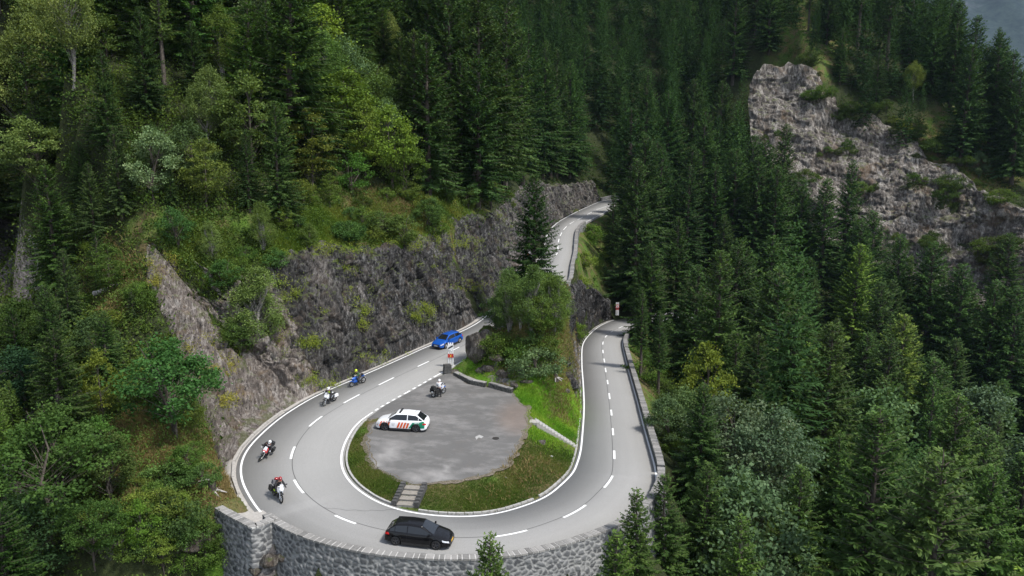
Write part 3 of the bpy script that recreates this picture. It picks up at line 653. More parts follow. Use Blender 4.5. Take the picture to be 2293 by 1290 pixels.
rk4, P4 = rock_sheet('rock_cliff', resamp(CRF, 40), resamp(CRT, 40), M['rockf'], fine=.3, block=.45, du=.4, nv=170, amp=.85, seed=12, dip=(1.25, .6), sc=3.0, foot=.5, bulge=3)
# ================================================================== PLANTS (prototypes, then copies)
def unit(v): return v / (np.linalg.norm(v, axis=-1, keepdims=True) + 1e-9)
def rhombs(base, dirv, ln, wd, nrm):
    """(n,) narrow leaf shapes: base point, direction, length, width, blade normal -> verts, quads"""
    side = unit(np.cross(dirv, nrm)) * (wd / 2)[:, None]; tip = base + dirv * ln[:, None]; midp = base + dirv * (ln * .45)[:, None]
    V = np.stack([base, midp + side, tip, midp - side], 1).reshape(-1, 3); F = np.arange(len(V)).reshape(-1, 4); return V, F
def spruce_mesh(h, rad, seed, dens=1.0, gap=.0, base=.06, bare=0, bs=1.0, name='spruce'):
    """crown (needle sprays on drooping whorls) and trunk with limbs"""
    r = np.random.default_rng(seed); B = []; BT = []; Dv = []; Ln = []; Wd = []; Nn = []; tr = MB()
    tr.tube([(0, 0, -.6), (0, 0, h * .3), (0, 0, h * .7), (0, 0, h)], [h * .016 + .05, h * .012 + .03, h * .006 + .02, .015], 7)
    z = h * base; lean = r.uniform(0, 6.28)
    lop = 1 + .18 * np.array([math.cos(a) for a in np.linspace(0, 6.28, 9)])
    while z < h * .985:
        f = z / h; prof = (1 - f) ** .68 * (1 - .35 * max(0, (.22 - f) / .22)); nb = int(5 + 3 * (1 - f) + r.integers(0, 2)); a0 = r.uniform(0, 6.28)
        L0 = rad * prof * r.uniform(.82, 1.12) + .12
        for b in range(nb):
            if r.random() < gap: continue
            a = a0 + 6.283 * b / nb + r.uniform(-.25, .25); L = L0 * r.uniform(.72, 1.15) * (1 + .15 * math.cos(a - lean)); L = max(.15, L)
            up = .25 + .55 * f; dr = .62 - .45 * f; zb = z + r.uniform(-.15, .15)
            ca, sa = math.cos(a), math.sin(a)
            def pt(t): return np.stack([L * t * ca, L * t * sa, zb + L * (up * t - dr * 1.25 * t ** 1.7 + .22 * t ** 4)], -1)
            if f > bare:
                m = int(max(7, L / .058 * dens)); t = np.sort(r.uniform(.12, 1, m)) ** .8; P = pt(t); T = unit(pt(t + .03) - P)
                sd = np.where(r.random(m) < .5, 1., -1.); S_ = np.stack([-sa * sd, ca * sd, np.zeros(m)], 1)
                hang = r.random(m) < .35
                d = unit(T * r.uniform(.5, 1.0, m)[:, None] + S_ * np.where(hang, .35, .95)[:, None] + np.array([0, 0, -1.]) * np.where(hang, r.uniform(.6, 1.2, m), r.uniform(-.05, .4, m))[:, None])
                ln = (.24 + .3 * L * (1.05 - t) * .8) * r.uniform(.6, 1.25, m); ln = np.minimum(ln, 1.15) * bs
                BT.append(np.r_[r.normal(0, .2) + .18 * (t - .5), np.full(2, 0.)][:0]); bt_ = r.normal(0, .17); BT.append(bt_ + .22 * (t - .55)); BT.append(np.full(2, bt_ + .12))  # tips paler as new growth; crown shade put into the inner sprays' colour
                B.append(P); Dv.append(d); Ln.append(ln); Wd.append(ln * .24 + .08 * bs); Nn.append(unit(np.array([0, 0, 1.]) + r.normal(0, .45, (m, 3))))
                B.append(pt(np.array([.55, .8]))); Dv.append(unit(pt(np.array([.7, 1.0])) - pt(np.array([.5, .78])))); Ln.append(np.array([L * .3, L * .26 + .1])); Wd.append(np.array([.2, .16]) * min(1, L) * bs); Nn.append(np.tile([0, 0, 1.], (2, 1)))
            if L > .6: tr.tube([pt(np.array(0.)), pt(np.array(.5)), pt(np.array(.92))], [.035 + L * .006, .022, .008], 3, cap=False)
        z += (.34 + .012 * h) * r.uniform(.7, 1.25) * (1 - .45 * f) / min(1, dens ** .3)
    m = 10; t = np.linspace(.95, 1.0, m); B.append(np.stack([t * 0, t * 0, h * t], 1)); Dv.append(unit(r.normal(0, .5, (m, 3)) + [0, 0, .8])); Ln.append(np.full(m, .3)); Wd.append(np.full(m, .1)); Nn.append(unit(r.normal(0, 1, (m, 3))))
    B, Dv, Ln, Wd, Nn = [np.concatenate(q) for q in (B, Dv, Ln, Wd, Nn)]; V, F = rhombs(B, Dv, Ln, Wd, Nn)
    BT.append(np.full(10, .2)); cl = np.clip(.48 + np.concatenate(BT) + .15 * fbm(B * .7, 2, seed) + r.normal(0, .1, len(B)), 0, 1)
    return V, F, cl, tr
def leafy_mesh(h, rad, seed, nlimb=8, nclus=90, per=70, leaf=.2, flat_=.55, base=.28, tall=1.0, droop=0., twin=1, crad=.8):
    """broad-leaved tree: forked stem, limbs reaching for leaf clusters spread through an uneven crown"""
    r = np.random.default_rng(seed); tr = MB(); B = []; C = []
    stems = []
    for k in range(twin):
        a = r.uniform(0, 6.28); ln = r.uniform(.02, .12) * h * (1 if twin == 1 else 1.8); bend = [(0, 0, -.4)]
        for t in (.25, .5, .75, .97): bend.append((ln * math.cos(a) * t ** 1.3 + r.normal(0, .02 * h), ln * math.sin(a) * t ** 1.3 + r.normal(0, .02 * h), h * t * .95))
        bend = [np.array(q) for q in bend]; stems.append(bend); tr.tube(bend, [h * .011 + .02, h * .012 + .02, h * .008 + .015, h * .005 + .01, .012], 6)
    cs = []
    for q in range(nclus * 6):
        if len(cs) >= nclus: break
        u = unit(r.normal(0, 1, 3)); rr = r.uniform(.35, 1) ** .5; zz = u[2] * rr
        hz = base + (1 - base) * (.5 + .5 * zz); env = math.sin(math.pi * min(1, max(0.02, (hz - base) / (1 - base))) ** (.75 * tall)) ** .6
        p = np.array([u[0] * rr * rad * env * 1.15, u[1] * rr * rad * env * 1.15, h * hz])
        if fbm(p * (1.6 / rad) + seed, 2, seed) < -.22: continue
        cs.append(p)
    for p in cs:
        st = stems[r.integers(len(stems))]; zt = max(.12 * h, p[2] - r.uniform(.12, .3) * h - .3); k = np.interp(zt, [b[2] for b in st], range(5)); i = min(3, int(k)); s0 = st[i] + (st[i + 1] - st[i]) * (k - i)
        p = p + np.array([s0[0], s0[1], 0]) * .8
        if r.random() < .6: tr.tube([s0, (s0 + p) / 2 + np.array([0, 0, -.1 * droop * h * .1 + .04 * h * .3]), p], [.01 + h * .0016, .008 + h * .001, .005], 3, cap=False)
        m = int(per * r.uniform(.6, 1.4)); cr = crad * r.uniform(.6, 1.3)
        o = r.normal(0, .5, (m, 3)) * np.array([cr, cr, cr * flat_]); 
        if droop: o[:, 2] -= droop * np.abs(r.normal(0, .5, m)) * (.4 + np.hypot(o[:, 0], o[:, 1]))
        B.append(p + o); C.append(np.full(m, r.normal(0, .13)))
    B = np.concatenate(B); C = np.concatenate(C); m = len(B)
    d = unit(r.normal(0, 1, (m, 3)) + np.array([0, 0, -.5 * (1 + droop)])); n = unit(r.normal(0, .55, (m, 3)) + [0, 0, 1.]); ln = leaf * r.uniform(.7, 1.4, m)
    V, F = rhombs(B, d, ln, ln * .75, n)
    return V, F, np.clip(.45 + C + r.normal(0, .17, m) + .12 * fbm(B * .9, 2, seed), 0, 1), tr
TREE = {}
def proto(key, kindname, cat, data, crown_mat, bark_mat, crown='crown', trunk='trunk'):
    V, F, c, tr = data; me = bpy.data.meshes.new(crown)
    o = mesh_np(crown, V, F, crown_mat, attrs={'rnd': c}); t = tr.build(trunk, bark_mat)
    TREE[key] = (kindname, cat, o.data, t.data, crown, trunk, float(V[:, 2].max()))
    bpy.data.objects.remove(o); bpy.data.objects.remove(t)
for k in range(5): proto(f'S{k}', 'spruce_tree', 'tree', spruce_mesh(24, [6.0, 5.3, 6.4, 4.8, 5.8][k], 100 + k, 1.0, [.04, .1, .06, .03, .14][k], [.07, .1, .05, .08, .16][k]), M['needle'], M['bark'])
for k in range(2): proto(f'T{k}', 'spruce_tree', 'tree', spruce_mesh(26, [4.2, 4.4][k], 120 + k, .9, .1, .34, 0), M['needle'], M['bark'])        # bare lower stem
for k in range(3): proto(f'Y{k}', 'young_spruce_tree', 'tree', spruce_mesh(9, [2.2, 1.9, 2.4][k], 130 + k, 3.2, .1, .04, 0, .55), M['needle'], M['bark'])
proto('B0', 'birch_tree', 'tree', leafy_mesh(11, 3.0, 201, nclus=190, per=130, leaf=.16, flat_=.8, base=.2, droop=.8, crad=.75), M['leaf'], M['birch'])
proto('B1', 'birch_tree', 'tree', leafy_mesh(12, 2.4, 202, nclus=130, per=130, leaf=.15, flat_=.9, base=.33, droop=1.0, crad=.7), M['leaf'], M['birch'])
proto('B2', 'birch_tree', 'tree', leafy_mesh(8, 1.5, 203, nclus=170, per=110, leaf=.1, flat_=1.1, base=.08, droop=.35, twin=3, crad=.4, tall=.7), M['leaf'], M['birch'])
proto('M0', 'sycamore_tree', 'tree', leafy_mesh(12, 4.0, 211, nclus=95, per=85, leaf=.25, flat_=.28, base=.22, crad=1.0), M['leaf'], M['bark'])
proto('M1', 'sycamore_tree', 'tree', leafy_mesh(10, 2.8, 212, nclus=80, per=80, leaf=.23, flat_=.4, base=.18, crad=.85, tall=1.2), M['leaf'], M['bark'])
proto('W0', 'whitebeam_tree', 'tree', leafy_mesh(12, 4.2, 221, nclus=130, per=80, leaf=.24, flat_=.55, base=.12, crad=1.0), M['silver'], M['bark'])
proto('W1', 'whitebeam_tree', 'tree', leafy_mesh(9, 3.0, 222, nclus=90, per=80, leaf=.22, flat_=.6, base=.1, crad=.8, twin=2), M['silver'], M['bark'])
proto('R0', 'rowan_tree', 'tree', leafy_mesh(7, 2.2, 231, nclus=85, per=85, leaf=.16, flat_=.6, base=.12, crad=.6, twin=2), M['leaf'], M['bark'])
proto('R1', 'rowan_tree', 'tree', leafy_mesh(6, 1.8, 232, nclus=70, per=80, leaf=.16, flat_=.5, base=.1, crad=.55, twin=3), M['leaf'], M['bark'])
for k in range(3): proto(f'H{k}', 'bush', 'bush', leafy_mesh(2.2, [1.5, 1.9, 1.3][k], 241 + k, nclus=[46, 60, 36][k], per=70, leaf=.13, flat_=.7, base=.02, crad=.42, twin=3), M['leaf'], M['bark'], 'foliage', 'stem')
PLACED = []; TLIST = []
TINT = {'S': (1, 1, 1), 'T': (.95, .98, .95), 'Y': (1.15, 1.2, 1.0)}
def plant(key, p, h, tint=(1, 1, 1), rz=None, lean=0, label=None, group=None, wide=1.0, reg=True):
    nm, cat, mc, mt, cn, tn_, H0 = TREE[key]; s = h / H0
    e = empty(nm, (p[0], p[1], p[2]), random.uniform(0, 6.28) if rz is None else rz, label, cat, group)
    e.rotation_euler[0] = random.gauss(0, .02) + lean; e.scale = (s * wide, s * wide, s)
    for me, n in ((mc, cn), (mt, tn_)):
        c = bpy.data.objects.new(n, me); COL.objects.link(c); c.parent = e; c.color = (*tint, 1)
    if reg: PLACED.append((p[0], p[1], 1.5 if nm == 'bush' else 3.0)); TLIST.append((e, key, p, h))
    return e
def at_base(key, px, py, top, tint=(1, 1, 1), wide=1.0, label=None, hmax=34, **kw):
    """stand a plant where the photo shows its foot, as tall as the photo shows it"""
    p = hit(px, py)
    if p is None: return print('MISS', px, py)
    dep = proj(p)[0, 2]; h = (py - top) * dep / FPX / .97
    return plant(key, p, min(hmax, h), tint, wide=wide, label=label, **kw)
def at_top(key, px, top, dep, tint=(1, 1, 1), wide=1.0, label=None, lo=5, hi=33, **kw):
    """foot hidden: the crown tip is on the sight line at this distance, the foot on the ground below"""
    q = D(px, top, dep); z = float(zat(q[0], q[1])); h = q[2] - z
    if not lo <= h <= hi: print('HT', key, px, top, dep, round(h, 1)); h = min(hi, max(lo, h))
    return plant(key, np.array([q[0], q[1], z]), h, tint, wide=wide, label=label, **kw)
# ------------------------------------------------------------------ plants at their surveyed places
G1 = (1.0, 1.0, 1.0); YG = (1.7, 1.75, .9); BL = (.75, .95, 1.0); OL = (1.7, 1.6, 1.35); DK = (.72, .84, .74); LT = (1.6, 1.65, 1.4); GY = (1.1, 1.1, 1.25); BR = (2.1, 2.2, 1.0)
# left slope
at_base('B0', 110, 255, -10, OL, label='large olive birch filling the top left corner')
at_base('B0', 60, 330, 70, OL, label='pale leaning birch below the top left corner, its stem showing')
at_base('T0', 368, 190, -90, OL, label='tall conifer with a bare whitish stem at the top edge, left of centre')
at_base('B1', 165, 200, -60, OL, label='thin grey-stemmed birch near the top left corner')
at_base('B0', 470, 330, 150, (1.25, 1.3, 1.1), wide=.9, label='pale round-headed birch with a curved stem in the left forest')
at_base('B1', 505, 215, 20, (1.2, 1.3, .8), label='yellowish birch at the top edge beside the bare whitish stem')
at_base('B1', 540, 200, 60, (1.2, 1.3, .9), wide=1.2, label='slim birch with twin stems left of the narrow dark spruce')
at_base('M0', 90, 450, 270, LT, label='layered pale green sycamore at the left edge')
at_base('W1', 345, 450, 290, LT, label='pale grey-green tree with a bright tip in the left forest')
at_base('M1', 465, 480, 320, (1.3, 1.25, .8), label='sycamore with yellow-green tiers in shadow')
at_base('S1', 275, 500, 300, G1, label='spruce with its grey stem showing through, above the pale rock slab')
at_base('S0', 625, 500, 240, (1, 1.1, .9), label='mid-green spruce among the yellow-green trees')
at_base('S3', 605, 250, 0, (.9, 1.05, .8), label='narrow spruce at the top edge left of the brightest tree')
at_base('M1', 730, 215, 20, BR, label='brightest yellow-green tree near the top edge')
at_base('M1', 660, 190, 10, (1.1, 1.5, .9), label='green broad-leaved tree left of the brightest one')
at_base('R0', 660, 230, 120, BR, wide=1.2, label='yellow-green rowan below the brightest tree')
at_base('M1', 640, 320, 205, (1.5, 1.2, .6), label='rowan turning orange at its tips')
at_base('M1', 700, 440, 250, (1.4, 1.2, .7), label='olive and rust broad-leaved tree in the left forest')
at_base('R0', 760, 330, 150, (1.1, 1.3, .6), wide=1.3, label='leafy green tree uphill of the bright thicket')
at_base('M1', 800, 330, 190, (1.2, 1.3, .5), label='bright green tree at the top of the thicket')
at_base('M1', 820, 400, 230, YG, wide=.9, label='yellow-green tree with a fresh crown over the cliff meadow')
at_base('M1', 880, 430, 240, (1.6, 1.8, .8), label='tall bright green tree at the edge of the dark spruces')
at_base('R0', 905, 440, 300, (1.0, 1.2, .6), label='green rowan at the foot of the dark spruces')
at_base('R1', 790, 440, 340, (.8, 1.3, .7), wide=1.2, label='blue-green rowan in the middle of the thicket')
at_base('B1', 868, 200, 35, (1.5, 1.4, 1.1), wide=.8, label='slender pale birch pair against dark forest')
at_base('B1', 882, 205, 50, (1.3, 1.2, .9), wide=.7, label='ochre birch beside the slender pale one')
at_base('B1', 930, 350, 195, (1.0, 1.0, .8), wide=.8, label='thin grey larch-like birch in front of the big spruces')
for q in [(1010,395,-140,'S0',DK,1.0,'broad dark spruce right of the thin grey birch'),(1075,425,-10,'S2',(.85,.9,.8),1.0,'great dark spruce above the rock cutting'),(1130,420,-70,'S4',(.9,1,.8),1.0,'tall spruce behind the spruce on the knoll'),(960,330,-150,'S0',DK,1.0,'dark spruce reaching past the top edge'),(1170,415,60,'S1',(.8,.95,.8),1,'olive spruce left of the pointed edge spruce'),
          (1215,400,55,'S3',(.85,1,.85),1.05,'spruce just left of the pointed edge spruce'),(1275,398,150,'S0',(.85,1.1,.85),1.0,'pointed spruce at the end of the left forest above the upper road'),(1245,395,70,'S3',DK,1,'slim dark spruce behind the pointed edge spruce'),(905,170,-60,'S0',DK,1,'dark spruce above the slender pale birches'),(830,150,-90,'S2',DK,1,'dark spruce above the bright thicket'),
          (1060,300,-60,'S0',DK,1,'dark spruce high in the middle of the left forest'),(560,480,300,'S1',DK,1,'deep green spruce over the vegetated gully'),(190,470,330,'S2',DK,1,'dark spruce behind the layered sycamore'),(150,560,470,'S0',(.9,1,.8),1,'spruce above the dead grey spruce'),(215,560,380,'S4',G1,1,'spruce at the head of the pale slab'),(385,470,380,'S0',DK,1,'dark young spruce behind the grey-green tree'),(440,230,60,'S2',(.8,.9,.8),1,'big spruce behind the pale round-headed birch'),(330,260,30,'S0',DK,1,'dark spruce below the bare whitish stem'),(250,380,150,'S4',DK,1,'dark spruce in the shade of the olive birches')]:
    at_base(q[3], q[0], q[1], q[2], q[4], wide=q[5], label=q[6])
# brink of the cutting and the gully
for q in [(475,590,495,'B2',LT,1.3,'pale young birch above the pale slab'),(590,570,455,'B2',(1.2,1.3,.9),1.2,'dense grey-green young birch on the brink'),(640,520,460,'R1',YG,1,'yellow-green rowan on the brink above the cutting'),(400,560,460,'R0',(.6,1,.8),1.1,'dark blue-green rowan at the head of the gully'),
          (580,790,600,'B2',LT,1.5,'tall pale birch growing in the gully between slab and cutting'),(500,660,580,'R1',(.6,.95,.7),1.3,'dark green rowan low in the gully'),(545,800,690,'R0',(.9,1.1,.8),1.1,'green rowan at the lower end of the gully'),(850,540,470,'R0',(1.0,1.15,.9),1.3,'grey-green rowan hanging over the cutting'),(905,560,480,'R1',(1.1,1.2,.9),1.4,'pale green rowan drooping over the brink'),
          (960,520,440,'R0',(.8,1.05,.8),1.2,'blue-green rowan near the right end of the brink'),(810,520,460,'R1',(1.1,1.3,.8),1,'low rowan on the meadow above the cutting'),(1100,470,395,'R0',(1.2,1.2,.8),1.1,'olive rowan below the big spruces'),(1050,470,420,'R1',(.8,.95,.7),1.2,'dark green rowan above the dark rock'),(1210,400,350,'R1',(.7,1,.9),1,'blue-green rowan at the foot of the edge spruces'),(740,470,390,'M1',(1.1,1.2,.7),1,'bushy tree above the bright meadow patch'),(690,560,500,'R1',(1,1.1,.8),1,'small rowan at the upper left corner of the cutting')]:
    at_base(q[3], q[0], q[1], q[2], q[4], wide=q[5], label=q[6])
# foreground left; the shaded trees carry their shade as a dark tint
for q in [(395,985,745,'R0',(.55,1.0,.75),1.25,'blue-green rowan with pale leaf tips beside the cliff foot'),(230,1080,930,'M1',(.75,1.15,.65),1.1,'leafy green sycamore on the dry grass slope'),(415,1190,1110,'M1',YG,.9,'light green sapling below the grass slope'),(320,1260,1110,'M1',(1.1,1.5,.6),.8,'bright yellow-green sapling at the bottom, left of the wall'),
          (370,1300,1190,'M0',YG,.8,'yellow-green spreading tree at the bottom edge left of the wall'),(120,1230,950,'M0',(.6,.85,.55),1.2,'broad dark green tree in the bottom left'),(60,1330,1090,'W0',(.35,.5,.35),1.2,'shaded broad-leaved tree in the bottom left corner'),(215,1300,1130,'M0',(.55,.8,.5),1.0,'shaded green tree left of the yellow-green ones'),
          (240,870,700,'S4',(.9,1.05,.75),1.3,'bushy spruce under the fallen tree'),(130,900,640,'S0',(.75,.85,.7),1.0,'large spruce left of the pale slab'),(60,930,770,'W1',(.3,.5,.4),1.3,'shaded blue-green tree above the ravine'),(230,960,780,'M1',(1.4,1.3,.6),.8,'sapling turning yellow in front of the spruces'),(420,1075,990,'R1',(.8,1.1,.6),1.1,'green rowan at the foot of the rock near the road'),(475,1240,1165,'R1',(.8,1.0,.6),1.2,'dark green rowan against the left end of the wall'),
          (160,760,560,'S1',G1,1,'spruce beside the dead grey spruce'),(300,720,650,'Y0',G1,1,'young spruce by the fallen dead tree'),(10,1120,880,'S1',YG,1.1,'yellowish spruce cut by the left edge over the ravine'),(35,1000,850,'S3',(1.3,1.4,.7),.9,'bright spruce at the left edge above the dead stem')]:
    at_base(q[3], q[0], q[1], q[2], q[4], wide=q[5], label=q[6])
# knoll and the spruce behind it
at_top('S0', 1196, 388, 101, (.55, .7, .6), wide=1.15, label='lone dark spruce standing behind the knoll in front of the upper road')
for q in [(1140,745,600,'B2',(1.25,1.45,1.25),1.3,'leftmost birch of the clump on the knoll'),(1190,750,592,'B2',(1.15,1.35,1.1),1.2,'pointed birch in the middle of the clump on the knoll'),(1240,755,618,'B2',(1.3,1.45,1.0),1.4,'rightmost birch of the clump, its pale stem bare'),(1165,748,645,'B2',(1.4,1.4,1.1),1.2,'low birch filling the front of the clump'),(1255,748,670,'B2',(1.5,1.45,.9),1.1,'low yellowish birch at the right of the clump'),(1120,742,655,'B2',(1.1,1.25,1.1),1.2,'low bluish birch at the left of the clump'),(1110,740,655,'R1',(.7,.95,.8),1.2,'blue-green rowan at the left side of the birch clump'),(1215,760,660,'R1',(1.1,1.2,.7),1,'low rowan under the birch clump')]:
    at_base(q[3], q[0], q[1], q[2], q[4], wide=q[5], label=q[6])
for q in [(1198,845,778,'H1',(1.1,1.25,1.6),1.1,'round blue-grey willow bush on the front of the knoll'),(1160,810,765,'H0',(.8,1.1,.6),1.2,'green bush left of the blue-grey willow'),(1110,790,745,'H2',(.9,1.05,.6),1.2,'olive bush on top of the knoll rock'),(1230,800,750,'H0',(.9,1.0,.6),1,'bush behind the blue-grey willow'),(1290,765,725,'H0',(1.1,1.3,.6),1,'bush above the lower road on the knoll flank'),(1300,660,620,'H2',YG,1,'yellow-green bush outside the upper parapet'),(1308,600,560,'H0',YG,1,'yellow-green bush by the upper parapet, lower one'),(1325,540,500,'H1',(1,1.3,.6),1,'green bush on the strip outside the upper parapet'),(1150,850,828,'H2',(1,1.2,.6),.9,'small bush over the low stone kerb wall')]:
    at_base(q[3], q[0], q[1], q[2], q[4], wide=q[5], label=q[6])
# right of the upper road / between the roads
for q in [(1428,352,158,'S0'),(1440,300,175,'S2'),(1375,430,168,'S3'),(1480,330,185,'S1'),(1530,400,190,'S0'),(1450,90,235,'S3'),(1500,200,215,'S2'),(1560,45,240,'S0'),(1580,240,205,'S4'),(1640,330,200,'S1'),(1690,300,205,'S0'),(1760,270,208,'S3'),(1900,310,200,'S3'),(1400,215,240,'S0'),(1350,130,255,'S2'),(1310,60,260,'S0'),(1260,-20,265,'S0'),(1620,120,240,'S2')]:
    at_top(q[3], q[0], q[1], q[2], random.choice([DK, (.7, .95, .8), (.8, 1, .85)]), wide=1.05)
# beyond the outer parapet, nearest first
for q in [(1434,1085,52,'S3',(1.05,1.1,.8),'slim spruce tip standing against the bend of the big wall'),(1490,1055,58,'S1',(.9,1,.75),'spruce with hanging boughs where the parapet meets the wall'),(1585,1035,60,'S0',(.9,1,.75),'big spruce nearest the wall on the right'),(1575,855,70,'S2',(.7,.85,.7),'broad dark spruce in front of the whitebeams'),(1665,1150,52,'S3',(1.2,1.3,.8),'young bright-tipped spruce at the bottom, right of the wall'),
          (1380,1185,47,'S1',(1.25,1.3,.8),'young light green spruce in front of the wall, right of centre'),(1097,1188,43,'S3',(1.2,1.25,.8),'small lone spruce rising in front of the big wall'),(1970,905,78,'S0',(1.05,1.25,.9),'large bright spruce in the lower right'),(1790,1035,66,'S1',(1.1,1.2,.85),'spruce among the whitebeams at the bottom right'),(2080,1000,70,'S4',(1,1.1,.8),'spruce in the bottom right, left of the corner'),(2230,1040,68,'S2',(1,1.2,.8),'big spruce in the bottom right corner'),(1880,960,75,'S3',(1,1.2,.8),'tall spruce left of the large bright one'),
          (2150,880,85,'S0',(1,1.1,.8),'wide spruce above the bottom right corner'),(1462,540,136,'S2',(.75,.9,.7),'huge spruce overhanging the lower road'),(1440,640,108,'T0',(.75,.9,.7),'spruce with a long bare stem just outside the outer parapet'),(1480,690,104,'T1',(.75,.9,.7),'second bare-stemmed spruce outside the outer parapet'),(1560,590,130,'S0',(.7,.9,.7),None),(1520,480,150,'S1',(.75,.9,.7),None),(1700,870,88,'S0',(.8,1,.8),None),(1850,790,98,'S2',(1.1,1.3,.8),'pale green larch-like tree in the middle of the right forest'),(1830,760,96,'S3',(1.8,1.9,1.0),'bright lime conifer in the middle of the right forest')]:
    at_top(q[3], q[0], q[1], q[2], q[4], wide=1.05, label=q[5])
for q in [(1660,865,74,'W0',(1,1,1),1.1,'large whitebeam with silvery leaves right of the parapet'),(1720,900,72,'W0',(.9,1,1),1,'silvery whitebeam behind the young bright-tipped spruce'),(1690,1040,62,'W1',(1.0,1.15,1.0),1.0,'green whitebeam low in the bottom right'),(1500,880,78,'W1',(.9,1,.8),1.1,'whitebeam just outside the parapet'),(1545,860,80,'W1',(1.1,1.2,.8),1,'pale whitebeam between parapet and broad dark spruce'),(2200,735,120,'W0',(1.1,1.15,1.1),.8,'pale whitebeam high in the right forest'),(1985,800,100,'W1',(.9,1.1,.8),1,'grey-green tree in the right forest'),(2130,950,80,'W1',(1.1,1.2,1),.8,'small whitebeam near the bottom right corner'),(1590,760,92,'M1',(1.6,1.5,.7),.8,'yellow-green broad-leaved tree among spruces right of the lower road'),(2250,600,140,'W1',(1.0,1.1,1.1),1,'silvery tree below the far crag')]:
    at_top(q[3], q[0], q[1], q[2], q[4], wide=q[5], label=q[6], lo=4, hi=22)
for q in [(1440,850,800,'H1',(.9,1.2,.6),'bush against the outside of the parapet, middle'),(1480,935,900,'H0',(1,1.3,.7),'bush against the outside of the parapet, lower'),(1430,800,765,'H2',(.8,1.1,.6),'bush near the far end of the parapet'),(1500,1010,965,'H1',(.9,1.1,.6),'bush outside the parapet beside the bend')]:
    at_base(q[3], q[0], q[1], q[2], q[4], wide=1.1, label=q[5])
for q in [(2095,515,170),(2165,540,165),(2240,545,160),(1960,470,185),(1650,330,195),(1700,345,190),(1800,400,195),(1850,395,190),(1930,490,180),(2020,520,175),(2290,560,158),(1740,370,188)]: at_top(random.choice(['S0','S1','S2','S3']), q[0], q[1], q[2], (.85, 1.05, .9), wide=1.15)
for q in [(2190,30,228),(2240,70,222),(2275,110,216),(2150,-10,236),(2215,100,225),(2262,20,240),(2292,150,210),(2105,-40,245),(2175,90,215)]: at_top(random.choice(['S0','S1','S2']), q[0], q[1], q[2], (.8, 1.0, .9), wide=1.1, lo=12)
# far meadow above the crag
for q in [(2140,190,-60),(2190,270,30),(2240,310,50),(2285,345,90),(2095,175,-30),(2035,140,-90),(2125,215,10),(2060,165,40),(2160,235,70),(2215,285,110),(2265,330,150)]: at_base(random.choice(['S0','S1','S2','S4']), q[0], q[1], q[2], (.75, .95, .85), hmax=38, wide=1.1)
for q in [(1920,110,-120,'T0'),(1985,160,-90,'T1'),(2165,200,10,'T0'),(2217,315,60,'T1'),(2110,230,-60,'S1'),(2260,340,120,'S0'),(1850,100,-60,'S0'),(1720,120,-60,'S2'),(1640,190,-20,'S1'),(2060,190,60,'Y0'),(1810,70,-70,'T0'),(1880,190,70,'S3'),(1960,250,120,'S1'),(2250,380,200,'S2'),(2290,360,90,'S0'),(1690,90,-90,'S4')]:
    at_base(q[3], q[0], q[1], q[2], random.choice([(.7, .85, .75), (.8, 1, .8)]), hmax=38, wide=1.0)
for q in [(2045,230,140,'B1',(1.7,1.6,1.1),'pale yellow-green birch on the ridge above the crag'),(2190,400,340,'W1',(.9,1,.9),'grey-green tree on the brink of the crag'),(2100,350,300,'R0',(.8,1,.7),'rowan on the brink of the crag')]:
    at_base(q[3], q[0], q[1], q[2], q[4], label=q[5])
# ------------------------------------------------------------------ the rest of the forest
KEEP = [[(1225,655),(1235,505),(1300,455),(1380,425),(1390,440),(1350,490),(1320,510),(1310,640),(1290,655)],
        [(300,545),(390,560),(490,690),(560,790),(585,595),(700,548),(850,565),(1000,500),(1140,470),(1180,400),(1335,395),(1335,440),(1230,510),(1100,620),(1060,740),(1100,600),(1290,600),(1395,690),(1440,695),(1440,745),(1405,755),(1485,1010),(1495,1090),(1440,1150),(1330,1230),(1290,1300),(480,1300),(480,1140),(380,1120),(300,1050),(400,900),(400,820),(320,680)],
        [(1680,150),(1840,130),(1890,260),(1850,290),(1700,270)], [(1770,320),(1930,330),(2080,370),(2180,430),(2240,520),(2160,590),(2060,540),(1960,450),(1800,370)], [(2050,-10),(2300,-10),(2300,110),(2150,60)], [(1830,605),(1880,605),(1880,665),(1830,665)], [(1730,90),(1800,90),(1790,130),(1740,130)], [(2090,200),(2300,420),(2300,460),(2190,400),(2080,280)], [(620,560),(640,470),(780,430),(1000,440),(1000,500),(850,560),(700,550)]]
def clear(key, p, h):
    rad = h * (.17 if key[0] in 'ST' else .28); b = np.array(p)
    P = [b + np.array([s * rad * (1 - t), 0, h * (.08 + .92 * t)]) for t in (0, .2, .4, .6, .8, 1) for s in (-1, 0, 1)]
    q = proj(np.array(P)); 
    for K in KEEP:
        if in_poly(q[:, 0], q[:, 1], K).any(): return False
    return True
GAP = [];
